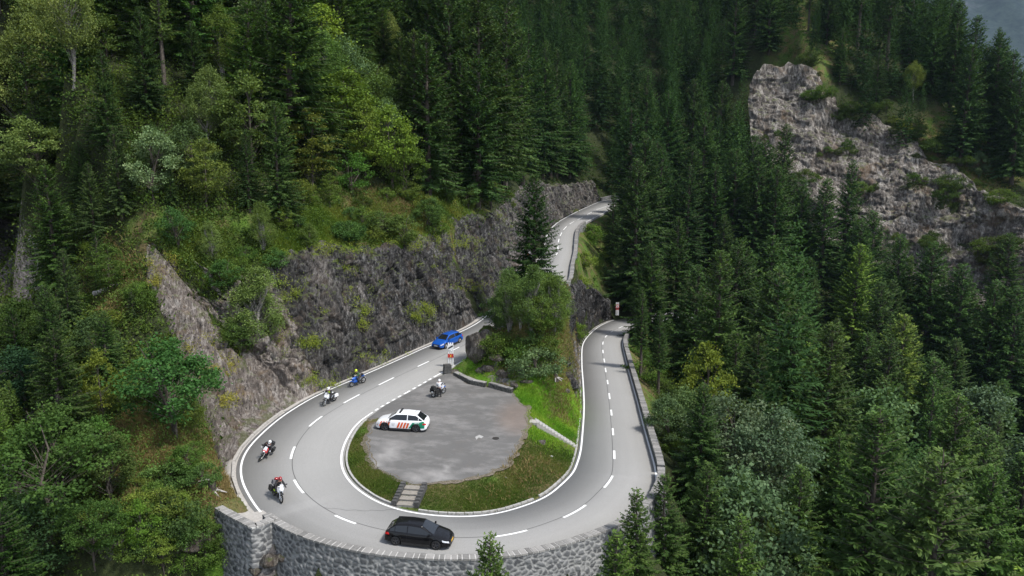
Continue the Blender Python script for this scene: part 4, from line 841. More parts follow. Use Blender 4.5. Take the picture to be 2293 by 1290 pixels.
def fill(n, dens_fn, keyf, tintf, hf, seed, spacing, region, maxn):
    r = np.random.default_rng(seed); cnt = 0
    cand = np.stack([r.uniform(region[0], region[1], n), r.uniform(region[2], region[3], n)], 1)
    zz = zat(cand[:, 0], cand[:, 1]); zm = np.c_[cand, zz]
    pr = proj(zm + [0, 0, 12]); order = np.argsort(pr[:, 2])
    for i in order:
        if cnt >= maxn: break
        x, y, z = zm[i]; px, py, dep = pr[i]; pb = proj(zm[i])[0]
        if dep < 30 or px < -90 or px > 2380 or pb[1] < -60 or proj(zm[i] + [0, 0, 26])[0, 1] > 1350: continue
        if not dens_fn(px, pb[1], dep, x, y, z): continue
        if any((x - a) ** 2 + (y - b) ** 2 < (spacing * (.75 + .5 * r.random())) ** 2 for a, b, c in PLACED): continue
        dr = np.min((CEN[::4, 0] - x) ** 2 + (CEN[::4, 1] - y) ** 2)
        if dr < 8.5 ** 2 or (dr < 15 ** 2 and x > 16 and y < 185): continue
        key = keyf(px, pb[1], dep, r); h = hf(key, r, px, dep)
        if not clear(key, (x, y, z), h): 
            h *= .6
            if not clear(key, (x, y, z), h): continue
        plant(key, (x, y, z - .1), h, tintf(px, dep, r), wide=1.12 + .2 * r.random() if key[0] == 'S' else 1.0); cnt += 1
    return cnt
def jit(c, r, a=.12): 
    s = 1 + r.normal(0, a); return tuple(max(.3, q * s * (1 + r.normal(0, .05))) for q in c)
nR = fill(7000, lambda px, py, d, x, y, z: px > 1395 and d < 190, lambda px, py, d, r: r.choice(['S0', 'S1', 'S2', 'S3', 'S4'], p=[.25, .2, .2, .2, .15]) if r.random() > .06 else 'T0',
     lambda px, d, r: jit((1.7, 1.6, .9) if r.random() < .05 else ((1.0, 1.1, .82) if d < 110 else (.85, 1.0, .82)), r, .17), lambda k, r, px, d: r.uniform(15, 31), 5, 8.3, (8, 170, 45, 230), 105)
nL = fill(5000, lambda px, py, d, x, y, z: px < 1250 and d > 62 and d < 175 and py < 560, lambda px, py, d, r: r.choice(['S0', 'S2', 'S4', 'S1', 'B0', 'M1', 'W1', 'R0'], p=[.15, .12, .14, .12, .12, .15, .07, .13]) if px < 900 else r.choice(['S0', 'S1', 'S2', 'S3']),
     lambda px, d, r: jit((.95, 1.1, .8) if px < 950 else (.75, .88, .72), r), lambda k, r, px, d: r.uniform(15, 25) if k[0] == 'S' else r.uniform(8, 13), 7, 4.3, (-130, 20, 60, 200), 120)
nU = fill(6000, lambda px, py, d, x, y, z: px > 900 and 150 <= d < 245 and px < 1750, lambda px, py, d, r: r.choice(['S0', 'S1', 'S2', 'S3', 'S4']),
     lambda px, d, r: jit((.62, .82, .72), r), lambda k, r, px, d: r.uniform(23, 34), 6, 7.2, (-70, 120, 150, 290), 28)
nF = fill(1500, lambda px, py, d, x, y, z: px < 420 and 44 < d < 100, lambda px, py, d, r: r.choice(['S1', 'S4', 'M1', 'R0', 'W1', 'Y0']),
     lambda px, d, r: jit((.65, .8, .55), r), lambda k, r, px, d: r.uniform(9, 14) if k[0] == 'S' else r.uniform(5, 8), 8, 3.6, (-60, -14, 38, 100), 26)
# the wood beyond: one mass of conifers
FAR = []
def plant_far(key, p, h, tint, **kw): FAR.append((p, h, tint)); PLACED.append((p[0], p[1], 3.))
_pl = plant; plant = plant_far
for reg, sd_, sp_, mx in (((-260, 300, 60, 560), 11, 7.6, 900),):
    fill(30000, lambda px, py, d, x, y, z: d > 60 and not (z < -45), lambda px, py, d, r: 'S0', lambda px, d, r: r.uniform(.0, 1), lambda k, r, px, d: r.uniform(22, 33), sd_, sp_, reg, mx)
plant = _pl
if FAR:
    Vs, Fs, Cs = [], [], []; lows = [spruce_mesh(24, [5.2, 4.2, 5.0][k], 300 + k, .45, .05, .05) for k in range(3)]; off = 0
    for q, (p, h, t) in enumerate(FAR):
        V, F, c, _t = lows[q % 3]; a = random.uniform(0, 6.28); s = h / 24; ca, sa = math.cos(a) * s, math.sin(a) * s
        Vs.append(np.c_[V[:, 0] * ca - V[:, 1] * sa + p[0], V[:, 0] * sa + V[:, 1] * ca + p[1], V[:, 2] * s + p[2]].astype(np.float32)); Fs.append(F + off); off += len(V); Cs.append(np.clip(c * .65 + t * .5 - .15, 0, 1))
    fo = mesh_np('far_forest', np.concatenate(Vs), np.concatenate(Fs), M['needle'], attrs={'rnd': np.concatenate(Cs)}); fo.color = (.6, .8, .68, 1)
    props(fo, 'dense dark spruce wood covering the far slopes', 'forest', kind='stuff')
print('fill', nR, nU, nL, nF, len(FAR), 'spruces', sum(1 for t in TLIST if t[1][0] in 'ST'), 'quads', len(TREE['S0'][2].polygons))
nB = 0
rb = np.random.default_rng(77)
BZ = [(640, 1000, 440, 560, 34), (500, 620, 580, 800, 12), (300, 520, 940, 1130, 9), (1180, 1290, 640, 860, 9), (1310, 1360, 500, 660, 8), (1420, 1540, 770, 1000, 12), (1850, 2290, 230, 480, 26), (200, 480, 1130, 1290, 16), (100, 330, 560, 760, 12), (1060, 1240, 380, 470, 10)]
for x0, x1, y0, y1, n in BZ:
    for _ in range(n):
        px, py = rb.uniform(x0, x1), rb.uniform(y0, y1); p = hit(px, py)
        if p is None: continue
        if np.min(np.hypot(CEN[:, 0] - p[0], CEN[:, 1] - p[1])) < 6.4: continue
        hh = rb.uniform(1.0, 2.6) * (1.5 if x0 > 1800 else 1)
        plant(f'H{rb.integers(3)}', p, hh, jit(random.choice([(1, 1.15, .65), (.85, 1.05, .6), (1.25, 1.25, .65), (.7, .95, .75)]), rb, .15)); nB += 1

for sh, lst in ((P4, [(.12, .5), (.18, .25), (.25, .8), (.3, .55), (.36, .3), (.42, .78), (.5, .5), (.55, .2), (.62, .7), (.7, .35), (.78, .85), (.85, .5), (.2, .97), (.4, .97), (.48, .99), (.58, .97), (.66, .97), (.75, .97), (.9, .97), (.95, .7)]),):
    for u, v in lst:
        q = sh[int(u * (sh.shape[0] - 1)), int(v * (sh.shape[1] - 1))]
        for k in range(3): plant(random.choice(['H0', 'H1', 'H2']), q + np.array([rb.normal(0, 2.5), rb.normal(-1.2, .5), rb.normal(0, 1.0) - .6]), rb.uniform(1.5, 4.5), jit((.7, .85, .55), rb, .2), wide=rb.uniform(.8, 1.3))
# ================================================================== WALLS, KERBS, STEPS
def stone_mat(name, a, b, mort, rough=.85):
    k = NT(name); v = k.coord('Object'); n = k.noise(v, 5, 6, .7); n0 = k.noise(v, .5, 3)
    c = k.ramp(k.attr('cell'), [(0, a), (.5, tuple((p + q) / 2 for p, q in zip(a, b))), (1, b)])
    c = k.mix(k.ramp(n, [(.4, (0, 0, 0)), (.75, (.3, .3, .3))]), c, tuple(min(1, q * 1.7) for q in b))
    c = k.mix(k.attr('mort'), c, k.ramp(n, [(.3, tuple(q * .6 for q in mort)), (.7, mort)]))
    c = k.mix(k.ramp(n0, [(.52, (0, 0, 0)), (.72, (.25, .25, .25))]), c, tuple(q * .55 for q in mort))
    k.col(c); k.rough(rough); k.bump(n, .5, .03); return k.m
M['masonry'] = stone_mat('field_stone_masonry', (.045, .047, .05), (.135, .138, .14), (.33, .33, .32))
M['coping'] = stone_mat('coping_stone', (.12, .117, .11), (.26, .25, .235), (.62, .61, .58))
def face_sheet(P, zt, zb, nrm, du=.12, dv=.12, batter=.1, size=.42, seed=0, amp=.07):
    """one side of a rubble wall: stones stand proud of the mortar"""
    P = np.asarray(P); L = np.r_[0, np.cumsum(np.hypot(*np.diff(P[:, :2], axis=0).T))]; n = max(2, int(L[-1] / du) + 1); s = np.linspace(0, L[-1], n)
    X = np.interp(s, L, P[:, 0]); Y = np.interp(s, L, P[:, 1]); ZT = np.interp(s, L, zt); ZB = np.interp(s, L, zb); NX = np.interp(s, L, nrm[:, 0]); NY = np.interp(s, L, nrm[:, 1])
    nv = max(3, int((ZT - ZB).max() / dv) + 1); t = np.linspace(0, 1, nv); H_ = (ZT - ZB)[:, None] * t[None, :]
    S_ = np.repeat(s[:, None], nv, 1); q = np.stack([S_ / size, (H_) / (size * .72), 0 * S_ + seed], 2); q = q + .42 * np.stack([fbm(q * 1.3, 2, seed), fbm(q * 1.3, 2, seed + 4), 0 * S_], 2)
    q2 = q.copy(); q2[..., 2] = np.floor(q2[..., 2]) + .5
    c, f1, e = voro2(q2, seed); m = sm(.3, .17, e); d = amp * (sm(.04, .3, e) * (.6 + .8 * c)) + batter * H_
    V = np.stack([X[:, None] + NX[:, None] * d, Y[:, None] + NY[:, None] * d, ZT[:, None] - H_], 2).reshape(-1, 3)
    i, j = np.meshgrid(np.arange(n - 1), np.arange(nv - 1), indexing='ij'); a = (i * nv + j).ravel(); F = np.stack([a, a + nv, a + nv + 1, a + 1], 1)
    return V, F, c.ravel(), m.ravel()
def voro2(p, s=0):
    p = np.asarray(p, float); i = np.floor(p[..., :2]).astype(np.int64); z = np.zeros(p.shape[:-1], np.int64) + s
    f1 = np.full(p.shape[:-1], 9.); f2 = f1.copy(); cv = f1 * 0
    for a in (-1, 0, 1):
        for b in (-1, 0, 1):
            x, y = i[..., 0] + a, i[..., 1] + b; d = np.hypot(x + .02 + .96 * _h(x, y, z, s) - p[..., 0], y + .02 + .96 * _h(x, y, z, s + 1) - p[..., 1])
            m = d < f1; f2 = np.where(m, f1, np.minimum(f2, d)); cv = np.where(m, _h(x, y, z, s + 3), cv); f1 = np.where(m, d, f1)
    return cv, f1, f2 - f1
def masonry(name, P, nrm, top, bot_o, bot_i, label, cat='wall', th=.45, cop=True, batter=.1, size=.42, seed=0, cw=.62, cl=.42, ch=.13, mat=None, dv=.12, amp=.09):
    """stone wall along P (its axis at carriageway level); nrm points to the outer side"""
    P = np.asarray(P, float); nrm = np.asarray(nrm, float); zt = P[:, 2] + top - ch
    O_ = P[:, :2] + nrm * th / 2; I_ = P[:, :2] - nrm * th / 2; zt = np.asarray(zt)
    V1, F1, c1, m1 = face_sheet(np.c_[O_, zt], zt, P[:, 2] + bot_o, nrm, du=dv, size=size, seed=seed, batter=batter, dv=dv, amp=amp)
    V2, F2, c2, m2 = face_sheet(np.c_[I_, zt], zt, P[:, 2] + bot_i, -nrm, size=size * .8, seed=seed + 1, batter=0, amp=.03)
    n = len(P); k = np.arange(n - 1); V3 = np.r_[np.c_[O_ + nrm * .03, zt + .0], np.c_[I_ - nrm * .02, zt + .0]]; F3 = np.stack([k, k + 1, k + n + 1, k + n], 1)
    ends = []; VE = []
    for e in (0, n - 1):
        b = len(VE); VE += [(*O_[e], zt[e]), (*I_[e], zt[e]), (*I_[e], P[e, 2] + bot_i), (*(O_[e] + nrm[e] * batter * (top - bot_o)), P[e, 2] + bot_o)]; ends.append([b, b + 1, b + 2, b + 3])
    V = np.r_[V1, V2, V3, np.array(VE)]; F = np.r_[F1, F2 + len(V1), F3 + len(V1) + len(V2), np.array(ends) + len(V1) + len(V2) + len(V3)]
    cc = np.r_[c1, c2, np.full(len(V3), .3), np.full(len(VE), .3)]; mm = np.r_[m1, m2, np.ones(len(V3)), np.zeros(len(VE))]
    root = mesh_np(name, V, F, mat or M['masonry'], attrs={'cell': cc, 'mort': mm}); props(root, label, cat)
    if cop:
        L = np.r_[0, np.cumsum(np.hypot(*np.diff(P[:, :2], axis=0).T))]; mb = MB(); s = 0; cells = []
        # mortar bed, then single coping stones a little proud of it
        q = np.arange(n); bed = np.r_[np.c_[P[:, :2] + nrm * (cw / 2 - .03), zt + ch - .025], np.c_[P[:, :2] - nrm * (cw / 2 - .03), zt + ch - .025]]
        bed = np.r_[bed, bed - np.array([0, 0, ch])]; a = np.arange(n - 1); FB = np.r_[np.stack([a, a + 1, a + n + 1, a + n], 1), np.stack([a, a + 2 * n, a + 2 * n + 1, a + 1], 1), np.stack([a + n, a + n + 1, a + 3 * n + 1, a + 3 * n], 1)]
        VB = [tuple(v) for v in bed]; cv = [0.5] * len(VB); mv = [1.0] * len(VB); FB = [tuple(f) for f in FB]
        while s < L[-1] - .1:
            ln = cl * random.uniform(.7, 1.3); e = min(L[-1], s + ln); g = .035; cz = random.random(); jz = random.uniform(-.012, .012); jw = random.uniform(-.02, .03); b = len(VB)
            for u in (s + g, e - g):
                x, y = np.interp(u, L, P[:, 0]), np.interp(u, L, P[:, 1]); z = np.interp(u, L, zt) + jz; nx, ny = np.interp(u, L, nrm[:, 0]), np.interp(u, L, nrm[:, 1])
                for sd in (1, -1):
                    for h in (0, ch): VB.append((x + nx * sd * (cw / 2 + jw), y + ny * sd * (cw / 2 + jw), z + h))
            FB += [(b + 1, b + 3, b + 7, b + 5), (b, b + 1, b + 5, b + 4), (b + 2, b + 6, b + 7, b + 3), (b, b + 2, b + 3, b + 1), (b + 4, b + 5, b + 7, b + 6)]; cv += [cz] * 8; mv += [0.] * 8; s = e
        o = mesh_np('coping', np.array(VB), FB, M['coping'], root, attrs={'cell': cv, 'mort': mv})
    return root
def along(i0, i1, off, st=2):
    idx = np.arange(i0, i1 + 1, st); o = np.broadcast_to(off, len(CEN))[idx]; return np.c_[CEN[idx, :2] + RN[idx] * o[:, None], CEN[idx, 2]], RN[idx]
P_, N_ = along(iA + 2, iC + 3, WO + .38); masonry('retaining_wall', P_, N_, .78, -9.6, -.2, 'great curved retaining wall of grey rubble stone under the outside of the hairpin', seed=2, size=.46, dv=.065, amp=.06)
P_, N_ = along(iC + 3, iB, WO + .42); masonry('parapet_wall', P_, N_, .78, -2.6, -.2, 'long low stone parapet along the right side of the lower road', seed=5, size=.36)
P_, N_ = along(iP0, iP1 + 46, -WI - .42); masonry('parapet_wall', P_, -N_, .72, -2.8, -.2, 'low stone parapet on the valley side of the upper road', seed=7, size=.36)
P_, N_ = along(0, iF - 2, WO + .75); masonry('parapet_wall', P_, N_, .85, -1.5, -.2, 'short stretch of stone parapet where the upper road vanishes among trees', seed=9, size=.4)
zc = CEN[iA, 2]
def wing(pxs, label, bot, seed, top=.78, name='retaining_wall'):
    P = np.array([W(x, y, zc + top) for x, y in pxs]); P = catmull_lin(P, .2); P[:, 2] = zc; t = tang(P); n = np.stack([t[:, 1], -t[:, 0]], 1)
    return masonry(name, P, n, top, bot, -1.0, label, seed=seed, size=.48, dv=.07)
def catmull_lin(P, st):
    L = np.r_[0, np.cumsum(np.linalg.norm(np.diff(P, axis=0), axis=1))]; s = np.linspace(0, L[-1], max(2, int(L[-1] / st) + 1)); return np.stack([np.interp(s, L, P[:, k]) for k in range(3)], 1)
wing([(489, 1134), (568, 1177), (614, 1158)], 'left wing of the retaining wall, with its square corner, ending among bushes', -8, 21)
# paved corner behind the wing
cp = [W(*q, zc + .3) for q in [(500, 1131), (570, 1168), (606, 1155), (560, 1122), (540, 1118)]]
props(mesh_np('paved_corner', [(p[0], p[1], zc + .03) for p in [W(*q, zc + .03) for q in [(498, 1131), (570, 1172), (612, 1160), (580, 1136), (556, 1112), (540, 1128)]]], [[0, 1, 2, 3, 4, 5]], M['conc']), kind='structure')
def kerb_run(name, i0, i1, off, wd, ht, mat, length=1.0, gap=.03, kind='structure', base=0.):
    mb = MB(); s = ARC[i0]
    while s < ARC[i1]:
        e = min(ARC[i1], s + length * random.uniform(.85, 1.1)); a, b = (s + gap), (e - gap); s = e
        if random.random() < .04: continue
        V = []
        for u in (a, b):
            c = [np.interp(u, ARC, CEN[:, k]) for k in range(3)]; n = [np.interp(u, ARC, RN[:, k]) for k in range(2)]; o = np.interp(u, ARC, off)
            for sd in (-wd / 2, wd / 2):
                for h in (-.15, ht + base + random.uniform(-.01, .01)): V.append((c[0] + n[0] * (o + sd), c[1] + n[1] * (o + sd), c[2] + h))
        mb.add(V, [(1, 3, 7, 5), (0, 1, 5, 4), (2, 6, 7, 3), (0, 2, 3, 1), (4, 5, 7, 6)])
    return props(mb.build(name, mat), kind=kind)
iE = near_idx(topt((1306, 862), 0, -5), INN); iS0 = near_idx(topt((893, 1139)), INN); iS1 = near_idx(topt((924, 1146)), INN); iR = near_idx(topt((1297, 1003), 0, -2), INN)
kerb_run('kerb', iL1 + 4, iS0 - 1, -WI - .42, .16, .1, M['kerb']); kerb_run('kerb', iS1 + 1, iE, -WI - .42, .16, .1, M['kerb']); kerb_run('kerb', iE, near_idx(topt((1378, 716), 0, -8), INN), -WI - .4, .14, .06, M['conc'], 2.0)
kerb_run('kerb', i1080, fi(640, 925), WO + .42, .14, .05, M['conc'], 2.0); kerb_run('kerb', fi(640, 925), iA - 6, WO + .62, .22, .16, M['conc'], 2.5)
ribbon('gutter', fi(640, 925), iA - 4, WO + 1.25, WO + .3, -.04, M['conc'], .4)
ribbon('verge', i1080 - 90, fi(640, 925) + 2, WO + 1.3, WO + .3, -.03, M['conc'], .4)
M['tread'] = flat('worn_tread', (.24, .22, .19), .9, var=.2)
def steps(name, P0, P1, wd, n, label, mat, wall=None, side=None):
    P0, P1 = np.array(P0), np.array(P1); d = (P1 - P0)[:2]; L = np.linalg.norm(d); d /= L; nrm = np.array([-d[1], d[0]]); hz = P1[2] - P0[2]; root = empty(name, P0, 0, label, 'steps'); O = P0
    def loc(a, b, z): return (P0[0] + d[0] * a + nrm[0] * b - O[0], P0[1] + d[1] * a + nrm[1] * b - O[1], z - O[2])
    mb = MB(); rz = math.atan2(d[1], d[0])
    for k in range(n):
        z1 = P0[2] + hz * (k + 1) / n; a = L * (k + .5) / n; mb.box(loc(a + .02, 0, z1 - .5), (L / n + .0, wd, 1.0), rz); 
    mb.build('steps_body', M['conc'] if mat is None else mat, root)
    mb = MB()
    for k in range(n):
        z1 = P0[2] + hz * (k + 1) / n; a = L * (k + .5) / n; mb.box(loc(a - .015, 0, z1 + .025), (L / n * .96, wd + .01, .05), rz)
    mb.build('treads', M['tread'] if wall else M['kerb'], root)
    for sd in (side or (-1, 1)):
        mb = MB(); m = max(3, int(L / .38)) if wall else 24
        for k in range(m):
            a = L * (k + .5) / m; z = P0[2] + hz * (k + .5) / m + (.32 if wall else .2); mb.box(loc(a, sd * (wd / 2 + (.2 if wall else .06)), z - .35 + (random.uniform(-.03, .03) if wall else 0)), (L / m * (.93 if wall else 1.0), .38 if wall else .08, .8 if wall else .7), rz + (random.uniform(-.05, .05) if wall else 0), top=.94 if wall else 1)
        mb.build('side_wall' if wall else 'side_kerb', M['steprock'] if wall else M['kerb'], root)
    return root
M['steprock'] = stone_mat('dark_step_stone', (.05, .05, .048), (.12, .115, .11), (.3, .3, .28))
i0 = (iS0 + iS1) // 2; b0 = np.r_[INN[i0, :2] - RN[i0] * .5, CEN[i0, 2] + .0]; t0 = Wl(928, 1088)
steps('stone_steps', b0, t0, 1.25, 4, 'short flight of dark stone steps with side walls at the front of the island', None, wall=True)
r0 = np.r_[INN[iR, :2] - RN[iR] * .55, CEN[iR, 2] + .02]; r1 = Wl(1200, 944); r1[2] += .0
steps('concrete_steps', r0, r1, .85, 13, 'narrow flight of pale concrete steps down the grass to the lower road', None, side=(-1,))
pl = Wl(1191, 943); dd = (r1 - pl)[:2]; mbp = MB(); mbp.box(((r1 + pl) / 2 + np.array([0, 0, -.1])), (np.linalg.norm(dd) + .4, .85, .25), math.atan2(dd[1], dd[0])); props(mbp.build('step_landing', M['conc']), kind='structure')
# low wall at the back of the lay-by
M['kwall'] = stone_mat('mossy_dark_stone', (.03, .03, .028), (.08, .078, .07), (.16, .16, .14))
for pxs, lb in (([(1020, 842), (1057, 860), (1088, 866)], 'low dark stone wall at the back of the lay-by, left piece'), ([(1097, 866), (1122, 873), (1147, 880)], 'low dark stone wall at the back of the lay-by, right piece')):
    P = catmull_lin(np.array([Wl(*q) for q in pxs]), .4); t = tang(P); n = np.stack([t[:, 1], -t[:, 0]], 1); masonry('kerb_wall', P, n, .5, -.2, -.2, lb, th=.4, cw=.5, ch=.08, size=.35, batter=0, seed=31, mat=M['kwall'], cl=1.2)
bp = Wl(1087, 852) + np.array([0, .35, 0]); e = empty('stone_post', bp, .2, 'squat dark stone post with a black box behind the low lay-by wall', 'post')
mb = MB(); mb.box((0, 0, .45), (.5, .45, 1.3), .3, top=.93); mb.build('post_body', M['kwall'], e); mb = MB(); mb.box((-.3, -.05, .55), (.3, .3, .5), .3); mb.build('box', M['iron'], e)
# striped snow poles with signs
M['wht'] = flat('white_enamel', (.75, .75, .75), .45); M['red'] = flat('red_enamel', (.45, .03, .025), .4); M['blk'] = flat('black_enamel', (.015, .015, .015), .4); M['yel'] = flat('yellow_enamel', (.75, .5, .04), .4)
def poles(p, H_, rz, label, sign, block=True):
    root = empty('marker_poles', p, rz, label, 'road sign', 'striped marker poles at the roadside')
    for k in (-1, 0, 1):
        mb = MB(); seg = [(0, .42, 0), (.42, .56, 1), (.56, .78, 0), (.78, .84, 1), (.84, 1, 0)]
        for a, b, m in seg: mb.tube([(k * .23, 0, H_ * a), (k * .23, 0, H_ * b)], .075, 10, m)
        mb.build('striped_pole', [M['wht'], M['red']], root, smooth=False)
    if sign == 'end':
        mb = MB(); mb.tube([(0, -.12, H_ * .83), (0, -.09, H_ * .83)], .36, 28); s = mb.build('end_of_limit_sign', M['wht'], root)
        mb = MB(); c, sn = math.cos(.55), math.sin(.55)
        mb.add([(c * a - sn * b, -.126, H_ * .83 + sn * a + c * b) for a, b in ((-.3, -.08), (.3, -.08), (.3, .08), (-.3, .08))], [(0, 1, 2, 3)]); mb.build('black_bar', M['blk'], s)
        mb = MB(); mb.box((0, -.11, H_ * .47), (.62, .03, .36)); s = mb.build('red_panel', M['red'], root)
        mb = MB(); mb.box((.02, -.13, H_ * .46), (.09, .01, .16)); mb.box((.02, -.131, H_ * .5), (.15, .01, .06)); mb.box((-.05, -.132, H_ * .44), (.05, .01, .05)); mb.build('yellow_emblem', M['yel'], s)
    if sign == 'warn':
        mb = MB(); mb.add([(-.42, -.12, H_ * .6), (.42, -.12, H_ * .6), (0, -.12, H_ * .6 + .74), (-.42, -.09, H_ * .6), (.42, -.09, H_ * .6), (0, -.09, H_ * .6 + .74)], [(0, 1, 2), (3, 5, 4), (0, 3, 4, 1), (1, 4, 5, 2), (2, 5, 3, 0)]); s = mb.build('warning_triangle', M['red'], root)
        mb = MB(); mb.add([(-.28, -.126, H_ * .6 + .08), (.28, -.126, H_ * .6 + .08), (0, -.126, H_ * .6 + .57)], [(0, 1, 2)]); mb.build('sign_face', M['wht'], s); mb = MB(); mb.add([(-.09, -.13, H_ * .6 + .14), (.09, -.13, H_ * .6 + .14), (.03, -.13, H_ * .6 + .4), (-.05, -.13, H_ * .6 + .4)], [(0, 1, 2, 3)]); mb.build('sign_symbol', M['blk'], s)
    for z in (.42, .84):
        mb = MB(); mb.box((0, .1, H_ * z), (.7, .04, .05)); mb.build('bracket', M['iron'], root)
    return root
pp = topt((1007, 824)); poles(pp + np.array([.1, .3, .0]), 2.75, 0, 'red and white striped poles with a white round sign at the lay-by tip', 'end')
e = empty('stone_block', topt((1002, 834)), .35, 'weathered block of stacked stones at the foot of the striped poles', 'stone block')
for k in range(3): mb = MB(); mb.box((random.uniform(-.03, .03), 0, .15 + .3 * k), (.85 - .04 * k, .7, .28), random.uniform(-.05, .05), top=.95); mb.build('stone_course', M['steprock'], e)
q = topt((1384, 712), 0, -8); q = D(1382, 706, 156); poles(np.array([q[0], q[1], q[2]]), 2.6, 0, 'striped poles with a red-edged triangle beside the lower road', 'warn')
kq = (fh(.42)); q = np.r_[OUT[kq, :2] + RN[kq] * .8, CEN[kq, 2]]; poles(q, 3.0, .5, 'striped poles half hidden by the birch clump', None)
# wall of the turning place behind the lower road, far retaining wall, rail
iw = near_idx(topt((1388, 713), 0, -8), INN); P_, N_ = along(iw, min(n_, iw + 40), -WI - 2.6); P_[:, 2] += np.linspace(0, .8, len(P_)); masonry('boundary_wall', P_, -N_, 1.7, -.5, -.4, 'rough stone wall climbing beside the lower road below the trees', seed=41, size=.6, amp=.14)
A_, B_ = D(1824, 612, 214), D(1886, 610, 214); P = catmull_lin(np.array([A_, B_]), .8); t = tang(P); n = np.stack([t[:, 1], -t[:, 0]], 1); masonry('retaining_wall', P, n, 0, -6.5, -.4, 'pale stone retaining wall seen through the far trees below the crag', seed=43, size=.9, th=.6, dv=.2, amp=.15)
mb = MB(); e = None; i1 = iB; root = empty('guard_rail', np.r_[OUT[iB, :2], CEN[iB, 2]], 0, 'short low guard rail on stone posts at the far end of the parapet', 'guard rail')
for k in range(3):
    c = np.r_[OUT[min(n_, iB + 2 + 8 * k), :2] + RN[min(n_, iB + 2 + 8 * k)] * .5, CEN[min(n_, iB + 8 * k), 2]] - np.r_[OUT[iB, :2], CEN[iB, 2]]; mb = MB(); mb.box(c + np.array([0, 0, .35]), (.35, .35, .9), .2); mb.build('rail_post', M['steprock'], root)
    if k: mb = MB(); mb.tube([pc + np.array([0, 0, .6]), c + np.array([0, 0, .6])], .06, 6); mb.build('rail', M['wht'], root)
    pc = c
# ------------------------------------------------------------------ boulders, stump, dead wood
M['boul'] = rock_mat('boulder_rock', (.05, .042, .036), (.13, .11, .09), (.36, .33, .29), (.22, .15, .1))
def boulder(name, px, py, dims, label, mat=None, rz=0, seed=1, cat='rock', tilt=0):
    p = hit(px, py); r = np.random.default_rng(seed); bm = bmesh.new(); bmesh.ops.create_icosphere(bm, subdivisions=4, radius=1)
    V = np.array([v.co[:] for v in bm.verts]); c, f, e = voro(V * 1.3 + seed * 7, seed); pl_ = unit(r.normal(0, 1, (9, 3)))
    s = np.ones(len(V))
    for q in pl_: s = np.minimum(s, .72 / np.maximum(.05, V @ q))
    dims = np.array(dims) * .62; V = V * (s * (1 + .06 * fbm(V * 4 + seed, 3, seed)))[:, None] * dims
    for v, c_ in zip(bm.verts, V): v.co = c_
    me = bpy.data.meshes.new(name); bm.to_mesh(me); bm.free(); me.materials.append(mat or M['boul']); o = bpy.data.objects.new(name, me); COL.objects.link(o); o.location = (p[0], p[1], p[2] + dims[2] * .35); o.rotation_euler = (tilt, 0, rz); return props(o, label, cat)
boulder('boulder', 1213, 995, (.75, .5, .5), 'craggy boulder on the mossy bank below the concrete steps', seed=3)
boulder('boulder', 1178, 858, (1.2, .7, .35), 'flat tan rock at the foot of the knoll above the bright grass', seed=4)
boulder('boulder', 1018, 838, (.9, .7, .6), 'brown mossy rock beside the striped poles', seed=5)
boulder('boulder', 1287, 868, (.5, .6, 1.2), 'pale upright rock at the edge of the knoll by the lower road', seed=6)
boulder('boulder', 1270, 880, (.5, .4, .45), 'white lump of rock at the lower end of the knoll', seed=7)
boulder('boulder', 1133, 1073, (.16, .14, .12), 'small white stone on the front bank', M['kerb'], seed=8)
boulder('boulder', 1235, 1023, (.2, .16, .14), 'small white stone on the right-hand bank', M['kerb'], seed=9)
for k, (x, y, d, lb) in enumerate([(1095, 832, (1.6, .8, .8), 'ridge of brown rock sticking out of the knoll, middle'), (1125, 845, (1.4, .9, .9), 'ridge of brown rock sticking out of the knoll, lower end'), (1110, 805, (1.8, .9, .7), 'slanting tan rock under the olive bush'), (1150, 868, (1.1, .5, .5), 'rock just behind the right piece of the low wall'), (1073, 835, (.8, .6, .6), 'grey rock in the bright grass near the low wall'), (845, 1052, (.3, .2, .12), 'flat stone at the left rim of the lay-by')]):
    boulder('boulder', x, y, d, lb, seed=20 + k, rz=-.6, tilt=.2)
boulder('boulder', 1068, 797, (1.9, 3.2, 3.2), 'sheer rock face of the knoll beside the upper road', seed=14, rz=.5)
boulder('boulder', 1090, 785, (2.4, 2.2, 2.6), 'grey rock shoulder of the knoll right of its sheer face', seed=15, rz=.1)
boulder('boulder', 605, 1275, (1.2, 1.0, .8), 'tan rubble in the corner under the retaining wall', seed=15)
boulder('boulder', 640, 1288, (.9, .8, .6), 'grey rubble stone under the retaining wall', seed=16)
boulder('boulder', 575, 1282, (.9, .8, .6), 'brown rubble stone at the foot of the left wall corner', seed=17)
boulder('boulder', 430, 1230, (1.6, 1.2, 1.2), 'grey outcrop among the saplings left of the wall', seed=18)
boulder('boulder', 200, 900, (2.2, 1.5, 1.4), 'dark outcrop under the large spruce on the left', M['rockd'], seed=19)
def stump(px, py, h, r_, label):
    p = hit(px, py); root = empty('tree_stump', p, 0, label, 'tree stump'); mb = MB(); mb.tube([(0, 0, -.3), (0, 0, .1), (.04, 0, h)], [r_ * 1.5, r_, r_ * .85], 12); mb.build('stump', M['bark'], root)
    mb = MB()
    for k in range(7):
        a = k * .9 + .2; mb.tube([(0, 0, .15), (math.cos(a) * r_ * 1.6, math.sin(a) * r_ * 1.6, .05), (math.cos(a) * r_ * 3.2, math.sin(a) * r_ * 3.2, -.15)], [r_ * .4, r_ * .25, r_ * .08], 6)
    mb.build('root', M['dead'], root)
stump(474, 1102, .7, .33, 'weathered tree stump with spread roots on the dry grass above the wall'); stump(1243, 848, 1.5, .28, 'tall dark stump at the top of the bright grass')
